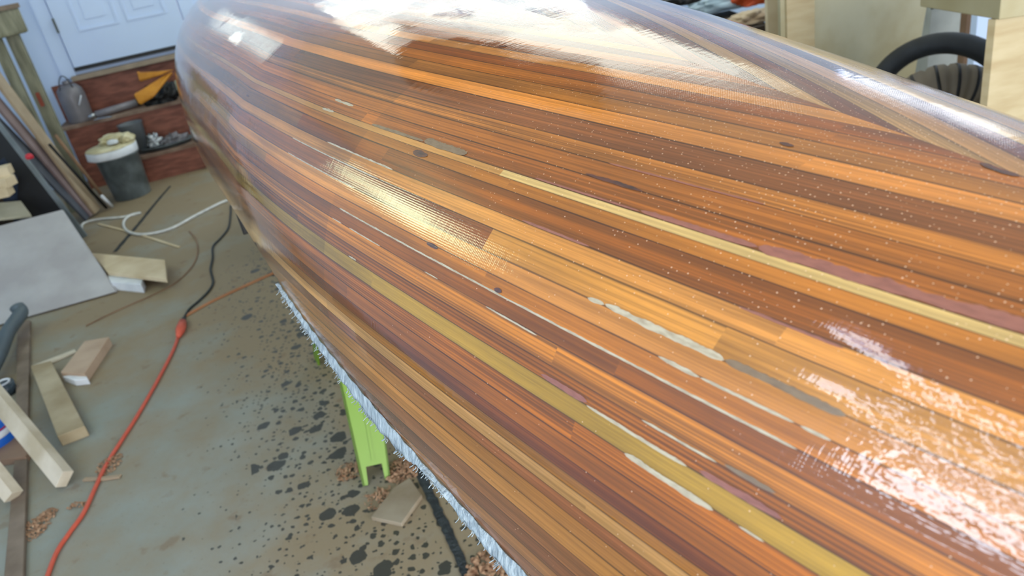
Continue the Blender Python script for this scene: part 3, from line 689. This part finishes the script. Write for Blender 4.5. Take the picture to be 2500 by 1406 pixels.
# lower step: cup and tray
c = rm(.065, .13, .212)
lathe_o = thing('grey_mixing_cup', 'grey plastic mixing cup standing open on the lower step', 'cup', c)
lathe('body', [(0, .003), (.065, .003), (.068, 0), (.093, .235), (.097, .24), (.089, .238), (.064, .01), (0, .01)], c, mat('grey_cup', (112, 118, 124), .4), lathe_o, n=36)
c = rm(.27, .12, .212)
tr = thing('roller_tray', 'shallow metal roller tray on the lower step holding rags', 'tray', c)
bm = bmesh.new()
lathe_bm(bm, [(0, .004), (.13, .004), (.155, .03), (.163, .032), (.158, .036), (.128, .012), (0, .012)], c, n=28)
for v_ in bm.verts:
    q_ = v_.co-c; v_.co = c+EX*q_.dot(EX)*1.35+EY*q_.dot(EY)*.75+Z*q_.z
link('tray_body', bm, M['rail'], tr, True)
tag(lump('foil_ball', rm(.19, .12, .268), .055, .05, .06, M['foil'], amp=.8, fr=3, seed=6), 'crumpled shiny foil ball in the roller tray', 'foil')
tag(lump('grey_rag', rm(.33, .12, .25), .09, .06, .04, M['grey_metal'], amp=.8, fr=3, seed=8), 'crumpled grey rag beside the foil in the roller tray', 'rag')
# spoon hanging off cartridge
tag(tube('wire_ladle', [rm(-.19, .26, .515), rm(-.15, .25, .518), rm(-.10, .22, .520), rm(-.05, .20, .518)], .006, M['foil']), 'thin silver ladle handle resting at the edge of the upper step', 'ladle')
bpy.data.objects['wire_ladle'].location = (0, 0, 0)

# ------------------------------------------------------------------ bucket
c = at(310, 492); c.z = 0; c = c+Vector((0, .14, 0))
bk = thing('plastic_bucket', 'cloudy grey plastic bucket on the floor in front of the steps', 'bucket', c)
lathe('bucket_body', [(0, 0), (.125, 0), (.13, .004), (.150, .31), (.158, .312), (.158, .325), (.148, .325), (.126, .01), (0, .01)], c, M['bucket'], bk, n=40)
lathe('bucket_lid', [(0, .325), (.175, .325), (.178, .33), (.178, .375), (.170, .385), (0, .385)], c-EX*.015, M['plaster'], bk, n=40, wob=.02)
lathe('dried_foam', [(.176, .3855), (.172, .392), (.10, .397), (0, .4)], c-EX*.015, M['foam'], bk, n=40, wob=.03)
lump('foam_slab', c+Z*.42+EX*.02+EY*.05, .11, .075, .04, M['foam'], bk, amp=.35, fr=2.2, seed=2)
lump('foam_lump', c+Z*.415+EX*.115+EY*.0, .05, .06, .04, M['foam'], bk, amp=.3, fr=2.2, seed=5)
lump('plaster_chunk', c+Z*.42+EX*.02-EY*.05, .04, .02, .02, M['plaster'], bk, amp=.3, fr=2.2, seed=9)

# ------------------------------------------------------------------ bench frame at left
ben = thing('timber_trestle', 'greenish treated lumber trestle with chunky head at the left wall', 'trestle', rm(-.75, -.9, 0))
hz = atY(40, 60, 5.75).z
def vpost(px, Y, z0, z1, w_, d_, nm, m_, par):
    p = atY(px[0], px[1], Y); return beam(nm, Vector((p.x, p.y, z0)), Vector((p.x, p.y, z1)), w_, d_, m_, up=EY, parent=par, bev=.003)
vpost((105, 250), 5.8, 0, hz-.02, .08, .06, 'leg', M['greenpost'], ben)
vpost((52, 230), 5.65, 0, hz-.06, .065, .06, 'leg', M['greenpost'], ben)
pA = atY(-140, 90, 5.35); pB = atY(48, 48, 5.82)
beam('head_beam', pA, pB, .10, .17, M['greenpost'], parent=ben, bev=.02)
beam('cap_board', pA+Z*.09, pB+Z*.09, .13, .03, M['grey_wood'], parent=ben, bev=.003)
p = atY(97, 242, 5.74); beam('red_clamp_pad', p-Z*.05, p+Z*.045, .02, .03, mat('rusty_red', (150, 70, 50), .6), up=EY, parent=ben)

# ------------------------------------------------------------------ leaning lumber stack (left)
def lean(name, px0, Y0, px1, Y1, w_, h_, m_, label, cat='board', z0=None, up=Vector((.8, .2, .5)), group=None):
    a = at(*px0, 0) if Y0 is None else atY(*px0, Y0); b = atY(*px1, Y1)
    if Y0 is None: a.z += .02
    o = beam(name, a, b, w_, h_, m_, up=up); return tag(o, label, cat, group)
lean('leaning_board', (240, 522), None, (-60, 118), 5.38, .11, .02, mat('tan_board', (176, 160, 136), .6, col2=(150, 132, 108)), 'tan plank leaning toward the left wall, rightmost and lying over the stack', up=Vector((.9, 0, .45)))
lean('leaning_board', (228, 528), None, (-70, 175), 5.28, .10, .02, mat('pinkish_board', (146, 130, 130), .6, col2=(122, 106, 108)), 'pinkish grey plank leaning in the stack directly left of the tan plank', up=Vector((.9, 0, .45)))
lean('leaning_board', (218, 535), None, (-90, 215), 5.18, .12, .018, mat('slate_board', (92, 98, 108), .6, col2=(70, 74, 84)), 'slate grey plank leaning behind the black panel', up=Vector((.9, 0, .45)))
lean('aluminium_rail', (212, 585), None, (-40, 255), 4.95, .022, .03, M['rail'], 'long grey metal rail leaning along the edge of the black panel', 'rail')
bpn = [at(205, 585)+Z*.01, atY(-30, 270, 5.05), atY(-60, 420, 4.95), at(150, 600)+Z*.01]
o = prism('steel_panel', bpn, Vector((-.02, .01, .01)), M['black']); tag(o, 'black steel panel leaning at the left under the grey metal rail', 'panel')
bpn = [at(128, 560)+Z*.012, atY(10, 385, 4.85), atY(-60, 470, 4.75), at(75, 600)+Z*.012]
o = prism('blue_grey_panel', bpn, Vector((.0, -.02, .0)), mat('blue_grey', (52, 66, 92), .6)); tag(o, 'dark blue-grey panel leaning in front of the black panel', 'panel')
tag(lump('red_clamp_knob', atY(72, 383, 4.5), .022, .02, .02, M['red'], amp=.1), 'small red clamp knob caught between the leaning boards', 'knob')
for k, (pxa, pxb, r_, m_) in enumerate((((270, 505), (135, 330), .012, M['brown']), ((262, 512), (120, 352), .010, M['black']), ((275, 508), (248, 478), .012, M['plaster']))):
    a = at(*pxa); a.z = .012; tag(tube('thin_rod', [a, atY(*pxb, 5.35 if k < 2 else 5.45)], r_, m_, sm=0), ['thin brown rod leaning behind the bucket', 'thin black rod leaning beside the brown rod by the bucket', 'short white rod end poking out at the bucket foot'][k], 'rod')
# cut blocks piled at the left edge
for k, (px, py, Y, sx, sz, r_) in enumerate(((-2, 420, 4.7, .13, .055, .2), (2, 446, 4.65, .14, .055, -.15), (-2, 470, 4.6, .13, .055, .1))):
    p = atY(px, py, Y); d = Vector((math.cos(r_), math.sin(r_), 0)); o = beam('wood_block', p-d*sx*.7, p+d*sx/2, .09, sz, M['pine'])
    tag(o, ['pale pine block at the left edge, topmost of three stacked', 'pale pine block at the left edge, middle of three stacked', 'pale pine block at the left edge, lowest of three stacked'][k], 'block', 'pine blocks stacked at the left')
pp = atY(-30, 490, 4.75); 
tag(sb := beam('block_stand', Vector((pp.x-.05, pp.y, .0)), Vector((pp.x-.05, pp.y, pp.z-.0)), .2, .15, M['browncrate'], up=EY), 'dark box under the pine blocks at the left edge', 'box')

# ------------------------------------------------------------------ plywood sheet and offcuts
p_b0 = at(-40, 805, .004); p_b1 = at(288, 712, .004); p_t1 = atY(155, 513, 4.55); p_t0 = p_t1+(p_b0-p_b1)
o = prism('plywood_sheet', [p_b0, p_b1, p_t1, p_t0], Vector((-.006, -.01, .007)), M['ply'], bev=.001); tag(o, 'large pale grey plywood sheet leaning low at the left', 'plywood')
pp = [atY(-60, 545, 4.5), atY(78, 530, 4.65), atY(52, 495, 4.8), atY(-60, 505, 4.7)]
o = prism('plywood_offcut', pp, Vector((0, .004, .012)), mat('tan_ply', (176, 172, 152), .6)); tag(o, 'tan plywood offcut tucked behind the top of the grey sheet', 'plywood')
z_ = .075
o = prism('cut_board', [at(222, 617, z_), at(402, 634, z_), at(406, 681, z_), at(262, 664, z_)], Vector((0, 0, -.022)), M['pine'], bev=.001); tag(o, 'pale pine board poking out flat from behind the plywood sheet', 'board')
o = prism('white_offcut', [at(262, 671, .05), at(348, 680, .05), at(344, 695, .05), at(270, 688, .05)], Vector((0, 0, -.05)), M['plaster'], bev=.002); tag(o, 'short white block supporting the pale pine board', 'block')
o = prism('support_block', [at(270, 640, .052), at(390, 652, .052), at(392, 668, .052), at(280, 655, .052)], Vector((0, 0, -.052)), M['grey_wood']); tag(o, 'brown-grey block in the shadow below the pale pine board', 'block')
def slabp(name, pts, z, m_, label, cat='board', bev=.002):
    o = prism(name, [at(x, y, z) for x, y in pts], Vector((0, 0, -z)), m_, bev=bev); return tag(o, label, cat)
slabp('wood_block', [(148, 908), (206, 832), (266, 822), (205, 912)], .045, mat('warm_block', (190, 168, 146), .6, col2=(168, 144, 122)), 'warm tan wood block lying alone on the floor right of the boards', 'block')
slabp('white_chip', [(152, 918), (184, 914), (208, 912), (214, 924), (180, 928)], .03, M['plaster'], 'small white splintered chip against the tan block', 'chip')
slabp('thin_lath', [(75, 893), (182, 852), (186, 858), (100, 895)], .01, M['pine2'], 'thin pale lath lying behind the tan block', 'lath')
slabp('cut_board', [(74, 893), (124, 880), (207, 1040), (140, 1066)], .045, mat('dusty_board', (182, 170, 144), .6, col2=(150, 134, 104), scale=4, amt=1), 'dusty pale board lying on the floor beside the tan block', 'board')
slabp('dark_plank', [(42, 782), (73, 780), (66, 1110), (56, 1420), (8, 1420), (36, 1110)], .018, M['grey_wood'], 'long brown-grey plank running down the floor at the left edge', 'plank')
slabp('plank_offcut', [(-20, 1110), (38, 1050), (72, 1095), (62, 1115), (-20, 1125)], .028, mat('brown_off', (150, 122, 100), .6), 'brown offcut lying under the white studs at the left edge', 'board')
# near white studs, propped
a = at(158, 1170, .035); b = atY(-90, 870, 2.75); 
o = beam('white_stud', a, b, .062, .038, M['pine2'], up=Vector((-.6, -.5, .7))); tag(o, 'pale square stud propped diagonally, longer of the two at the left edge', 'stud')
a = at(34, 1212, .03); b = atY(-120, 1020, 2.35)
o = beam('white_stud', a, b, .045, .045, M['pine2'], up=Vector((-.5, -.5, .8))); tag(o, 'pale stud end entering from the left edge, shorter of the two', 'stud')
# blue pail and round lid
c = at(-10, 1090, 0); pl_ = thing('paint_pail', 'blue pail with white and red label at the left edge under the studs', 'pail', c)
lathe('pail_body', [(0, 0), (.085, 0), (.09, .01), (.092, .11), (0, .112)], c, M['blue'], pl_, n=32); lathe('pail_label', [(.0925, .06), (.0935, .061), (.0945, .085), (.0935, .0855)], c, M['plaster'], pl_, n=32); lathe('pail_stripe', [(.0945, .088), (.0955, .089), (.0955, .094), (.0945, .0945)], c, M['red'], pl_, n=32)
c = at(20, 960, 0); jr = thing('dark_jar', 'round dark jar with a white ring lid behind the pale stud', 'jar', c)
lathe('jar_body', [(0, 0), (.04, 0), (.042, .05), (0, .052)], c, mat('jar', (60, 74, 84), .3), jr, n=24); lathe('jar_ring', [(.030, .0525), (.033, .058), (.026, .058), (.024, .0525)], c, M['plaster'], jr, n=24)
# vacuum hose
pts = [at(-60, 960, .06), at(-10, 880, .07), at(20, 810, .085), at(50, 765, .11), at(40, 748, .14)]
bm = bmesh.new(); sp_ = smoothpath(pts, 14); tube_bm(bm, sp_, [.032*(1+.06*(i % 2)) for i in range(len(sp_))], 16)
tag(link('vacuum_hose', bm, mat('hose_grey', (84, 98, 106), .5), None, True), 'dark blue-grey ribbed hose curling in front of the plywood sheet', 'hose')

# ------------------------------------------------------------------ cords
def fl_path(px, r): return [at(x, y, r) for x, y in px]
tag(tube('power_cable', fl_path([(198, 562), (205, 545), (245, 535), (300, 530), (342, 520), (320, 525), (303, 540), (305, 558), (325, 570), (365, 571), (420, 557), (480, 525), (540, 495), (580, 480), (640, 440)], .009), .009, M['whitecord']), 'thick white cord looping across the floor behind the boat end', 'cord')
ec = thing('orange_extension_cord', 'orange extension cord snaking down the floor left of the canoe', 'cord', at(440, 800))
tube('orange_cable', fl_path([(437, 815), (425, 850), (400, 900), (370, 955), (335, 1015), (300, 1070), (262, 1130), (235, 1185), (205, 1250), (170, 1300), (140, 1345), (118, 1400), (100, 1460), (80, 1520)], .007), .007, M['orange'], ec)
tube('socket_end', [at(446, 786, .018), at(443, 797, .018), at(440, 806, .018), at(435, 822, .013)], [.017, .021, .021, .009], M['orange'], ec, n=14, sm=0)
bc = thing('extension_lead', 'black cord joining the orange extension cord and running under the hull', 'cord', at(540, 640))
tube('black_cable', fl_path([(447, 780), (462, 755), (485, 735), (508, 712), (520, 690), (515, 665), (514, 655), (519, 630), (520, 602), (540, 580), (558, 555), (563, 520), (566, 500), (600, 508), (680, 540)], .006), .006, M['blackcord'], bc)
tube('plug', [at(449, 778, .016), at(446, 788, .016)], [.010, .017], M['blackcord'], bc, n=12, sm=0)

# ------------------------------------------------------------------ floor joint, slivers, shavings
def jointstrip(name, pts, w0, w1, label=None):
    bm = bmesh.new(); pts = smoothpath(pts, 12); prev = None
    for i, p in enumerate(pts):
        d = (pts[min(i+1, len(pts)-1)]-pts[max(i-1, 0)]).normalized(); s = Vector((d.y, -d.x, 0)); wd = w0+(w1-w0)*i/len(pts); j = random.uniform(.75, 1.15)
        row = [bm.verts.new(p+s*wd*j/2+Z*.001), bm.verts.new(p+Z*.004), bm.verts.new(p-s*wd*random.uniform(.75, 1.15)/2+Z*.001)]
        if prev:
            for k in range(2): bm.faces.new((prev[k], row[k], row[k+1], prev[k+1]))
        prev = row
    o = link(name, bm, M['seam']); m_ = o.modifiers.new('t', 'SOLIDIFY'); m_.thickness = .002; return struct(o)
jointstrip('trim_3', [at(985, 1060, .001), at(1030, 1165, .001), at(1070, 1250, .001), at(1110, 1335, .001), at(1150, 1430, .001), at(1180, 1500, .001)], .030, .022)
jointstrip('trim_4', [at(415, 455, .001), at(378, 498, .001), at(340, 545, .001), at(280, 615, .001)], .02, .03)
def strip(name, px, w_, h_, m_, label, z=0.002):
    bm = bmesh.new(); pts = smoothpath([at(x, y, z) for x, y in px], 8); prev = None
    for i, p in enumerate(pts):
        d = (pts[min(i+1, len(pts)-1)]-pts[max(i-1, 0)]).normalized(); s = Vector((d.y, -d.x, 0))
        row = [bm.verts.new(p+s*w_/2+Z*dz) for dz in (0, h_)]+[bm.verts.new(p-s*w_/2+Z*dz) for dz in (h_, 0)]
        if prev:
            for k in range(4): bm.faces.new((prev[k], row[k], row[(k+1) % 4], prev[(k+1) % 4]))
        else: bm.faces.new(row)
        prev = row
    bm.faces.new(prev[::-1]); return tag(link(name, bm, m_), label, 'wood strip')
strip('bent_cedar_strip', [(210, 796), (290, 757), (370, 722), (430, 690), (470, 650), (483, 615), (478, 585), (462, 565)], .007, .004, M['brown'], 'thin brown cedar strip bent in a long curve on the floor')
strip('straight_cedar_strip', [(452, 772), (520, 735), (590, 702), (665, 668), (720, 645)], .022, .004, mat('cedar_offcut', (176, 118, 76), .6, col2=(146, 92, 56)), 'straight reddish cedar strip lying from the cord toward the hull')
strip('pine_sliver', [(240, 547), (330, 570), (438, 604)], .014, .004, M['pine'], 'pale sliver of wood lying under the white cord')
strip('wood_sliver', [(206, 1172), (250, 1170), (295, 1164)], .016, .006, mat('tan_sliver', (178, 156, 130), .6), 'short tan sliver of wood crossing under the orange cord')
slabp('plywood_square', [(905, 1262), (960, 1190), (1000, 1165), (1030, 1208), (980, 1278)], .014, mat('dusty_square', (150, 138, 118), .7, col2=(128, 112, 90), scale=8, amt=1), 'dusty plywood offcut lying flat by the sawhorse foot', 'plywood')
def shavings(px, py, rx, ry, n, label, seed, size=1):
    r = random.Random(seed); c_ = at(px, py); bm = bmesh.new()
    for i in range(n):
        rr = math.sqrt(r.random()); a = r.uniform(0, 2*math.pi); p = c_+Vector((math.cos(a)*rx*rr, math.sin(a)*ry*rr, .003+r.random()*.014*(1-rr)))
        L = r.uniform(.006, .018)*size; th = r.uniform(0, 6.28); d = Vector((math.cos(th), math.sin(th), r.uniform(-.2, .4))); s = Vector((-math.sin(th), math.cos(th), 0)); wd = r.uniform(.002, .0045)*size; pr = None; cu = r.uniform(2, 6)
        for k in range(5):
            q_ = p+d*L*(k/4-.5)+Z*(math.sin(k/4*cu)*L*.22); row = [bm.verts.new(q_+s*wd/2), bm.verts.new(q_-s*wd/2)]
            if pr: bm.faces.new((pr[0], row[0], row[1], pr[1]))
            pr = row
    o = link('wood_shavings', bm, M['shaving']); m_ = o.modifiers.new('t', 'SOLIDIFY'); m_.thickness = .0006
    return tag(o, label, 'shavings', kind='stuff')
shavings(82, 1292, .05, .06, 220, 'heap of curled tan shavings beside the long plank at the left', 1)
shavings(118, 1258, .03, .03, 70, 'small drift of shavings above the left heap', 2)
shavings(268, 1135, .04, .06, 110, 'shavings gathered against the orange cord by the tan sliver', 3)
shavings(190, 1235, .035, .012, 40, 'few pale shavings left of the orange cord', 4)
shavings(855, 1152, .045, .045, 120, 'brown curled shavings left of the sawhorse foot', 5)
shavings(985, 1150, .055, .06, 230, 'brown curled shavings heaped right of the sawhorse foot', 6, 1.2)
shavings(930, 1215, .05, .05, 120, 'shavings scattered on the floor before the sawhorse foot', 7)
shavings(1200, 1395, .07, .07, 120, 'coarse pale chips on the floor at the bottom edge under the cloth', 8, 2.2)

# ------------------------------------------------------------------ right background
def vbox(name, x0, x1, ytop_px, Y, dpt, m_, label, cat, z0=0.0, par=None, ztop=None, rot=0, xr=None):
    a = atY(x0, 60, Y); b = atY(x1, 60, Y); zt = ztop if ztop is not None else atY((x0+x1)/2, ytop_px, Y).z
    d = (b-a); d.z = 0; d = Matrix.Rotation(rot, 3, 'Z')@d; n_ = Vector((-d.y, d.x, 0)).normalized(); a.z = b.z = 0
    b = a+d
    pts = [a, b, b+n_*dpt, a+n_*dpt]; pts = [Vector((p.x, p.y, z0)) for p in pts]
    o = prism(name, pts, Z*(zt-z0), m_, par, bev=.002)
    if label: tag(o, label, cat)
    return o
cab = thing('plywood_cabinet', 'tall open plywood cabinet with stained side beyond the canoe', 'cabinet', atY(1950, 60, 3.3)*1)
cab.location.z = 0
vbox('front_frame', 1921, 1990, 0, 3.2, .04, M['lightply'], None, None, ztop=1.35, par=cab)
vbox('side_return', 1906, 1922, 0, 3.215, .03, M['stainply'], None, None, ztop=1.35, par=cab)
def quadslab(name, c4, th, m_, par=None, label=None, cat=None):
    n_ = (c4[1]-c4[0]).cross(c4[3]-c4[0]).normalized(); n_ = n_ if n_.y > 0 else -n_
    o = prism(name, c4, n_*th, m_, par, bev=.001)
    if label: tag(o, label, cat)
    return o
p0 = atY(1988, 60, 3.22); p1 = atY(2288, 20, 3.45); p2 = atY(2255, 200, 3.40)
top0 = Vector((p0.x, p0.y, 1.35)); top1 = Vector((p1.x+.03, p1.y, 1.35)); b0 = Vector((p0.x, p0.y, .0)); b1 = Vector((p2.x-.10, p2.y, 0))
quadslab('side_panel', [b0, b1, top1, top0], .02, M['stainply'], cab)
# black scuffs on panel are part of its paint
vbox('tan_board', 1874, 1912, 0, 3.6, .03, M['pine'], 'narrow tan board standing just left of the plywood cabinet', 'board', ztop=1.02)
bpy.data.objects['tan_board'].location.z = 0
# shelf with bags
c0 = atY(1780, 60, 4.0)
shf = vbox('storage_crate', 1630, 1880, 0, 3.95, .6, M['browncrate'], 'dark wooden crate beyond the canoe carrying the bags', 'crate', ztop=atY(1800, 75, 3.95).z)
zt = atY(1800, 75, 3.95).z
p = atY(1835, 75, 4.1); tag(lump('tan_bag', Vector((p.x, p.y, zt+.02)), .11, .1, .035, M['tan_fabric'], amp=.4, seed=11), 'tan cloth bag on the dark crate beneath the orange bag', 'bag')
p = atY(1848, 40, 4.38); tag(lump('orange_bag', Vector((p.x, p.y, zt+.08)), .12, .1, .07, M['orange_fabric'], amp=.4, seed=12), 'orange fabric bag behind the tan bag on the dark crate', 'bag')
p = atY(1800, 4, 4.5); tag(lump('plastic_sheet_bundle', Vector((p.x, p.y, p.z+.01)), .30, .10, .055, M['plastic_bag'], amp=.3, seed=13, rot=.2), 'pale blue plastic sheet bundle lying across the bags on the crate', 'plastic sheet')
# rail above hull at left of bags
p = atY(1660, -5, 4.2); tag(lump('black_tool_case', Vector((p.x, p.y, p.z)), .12, .1, .05, M['black'], amp=.2, seed=14), 'black tool case at the left end of the dark crate', 'case')
# tyre with ribbed tan cover
def tyre():
    c_ = atY(2292, 262, 2.75); R = .235; r = .05
    c_.z = max(c_.z, R+r)
    t = thing('wheelbarrow_tyre', 'dusty black tyre standing upright beyond the canoe edge', 'tyre', Vector((c_.x, c_.y, 0)))
    view = (c_-Vector((0, 0, H))).normalized(); ax = (view+Vector((.15, 0, .25))).normalized(); u = ax.cross(Z).normalized(); v_ = ax.cross(u)
    bm = bmesh.new(); prev = None; N1, N2 = 64, 16; rings = []
    for i in range(N1):
        a = 2*math.pi*i/N1; d = u*math.cos(a)+v_*math.sin(a); ring = []
        for k in range(N2):
            b = 2*math.pi*k/N2; ring.append(bm.verts.new(c_+d*(R+r*.75*math.cos(b))*1.0+ax*(r*1.1*math.sin(b))))
        rings.append(ring)
    for i in range(N1):
        for k in range(N2): bm.faces.new((rings[i][k], rings[(i+1) % N1][k], rings[(i+1) % N1][(k+1) % N2], rings[i][(k+1) % N2]))
    link('tyre_casing', bm, M['tyre'], t, True)
    return c_, ax, u, v_
tc_, tax, tu, tv = tyre()
# ribbed hose drum inside
c_ = atY(2300, 300, 2.45)
rb = thing('ribbed_dust_hose', 'tan ribbed dust hose bent in an arch in front of the tyre', 'hose', Vector((c_.x, c_.y, 0)))
pts = [atY(2150, 420, 2.62), atY(2185, 300, 2.60), atY(2260, 232, 2.56), atY(2340, 218, 2.52), atY(2400, 245, 2.5), atY(2430, 330, 2.5), atY(2435, 420, 2.5)]
bm = bmesh.new(); sp_ = smoothpath(pts, 16); rr = [.085*(1-.10*max(0, math.cos(i*2*math.pi/7))**6) for i in range(len(sp_))]
tube_bm(bm, sp_, rr, 24); link('hose_body', bm, M['rib'], rb, True)
for i in range(3, len(sp_)-3, 7):
    bm = bmesh.new(); d = (sp_[i+1]-sp_[i-1]).normalized(); tube_bm(bm, [sp_[i]-d*.005, sp_[i]+d*.005], .0862, 24); link('hose_rib', bm, M['black'], rb, True)
# things right of cabinet
vbox('brown_post', 2358, 2382, 0, 3.9, .05, M['brown'], 'narrow brown post standing behind the tyre', 'post', ztop=1.3)
vbox('white_post', 2385, 2428, 0, 3.7, .05, M['white'], 'white painted post right of the brown post behind the tyre', 'post', ztop=1.3)
vbox('grey_cabinet', 2270, 2370, 0, 4.3, .3, mat('pale_grey_door', (176, 182, 178), .5), 'pale grey cupboard seen in the gap beside the brown post', 'cupboard', ztop=1.0)
tag(lump('dark_bag', atY(2320, -5, 4.1), .12, .1, .06, M['black'], amp=.4, seed=21), 'dark bag on top of the pale grey cupboard', 'bag')
# near right board with beam above
a = atY(2432, 47, 2.1); b = atY(2414, 300, 2.1)
o = prism('birch_panel', [Vector((a.x, a.y, a.z)), Vector((a.x+.55, a.y+.06, a.z-.045)), Vector((a.x+.55, a.y+.06, 0)), Vector((a.x-.0, a.y, 0))], Vector((-.01, .02, 0)), M['lightply'], bev=.001)
tag(o, 'pale birch panel standing at the right edge beyond the canoe', 'panel')
o = prism('tabletop_edge', [Vector((a.x-.005, a.y-.02, a.z+.002)), Vector((a.x+.6, a.y+.045, a.z-.043)), Vector((a.x+.6, a.y+.045, a.z+.04)), Vector((a.x-.005, a.y-.02, a.z+.085))], Vector((-.02, .35, 0)), M['stainply'], bev=.002)
tag(o, 'thick tan tabletop edge resting over the birch panel at the right edge', 'tabletop')
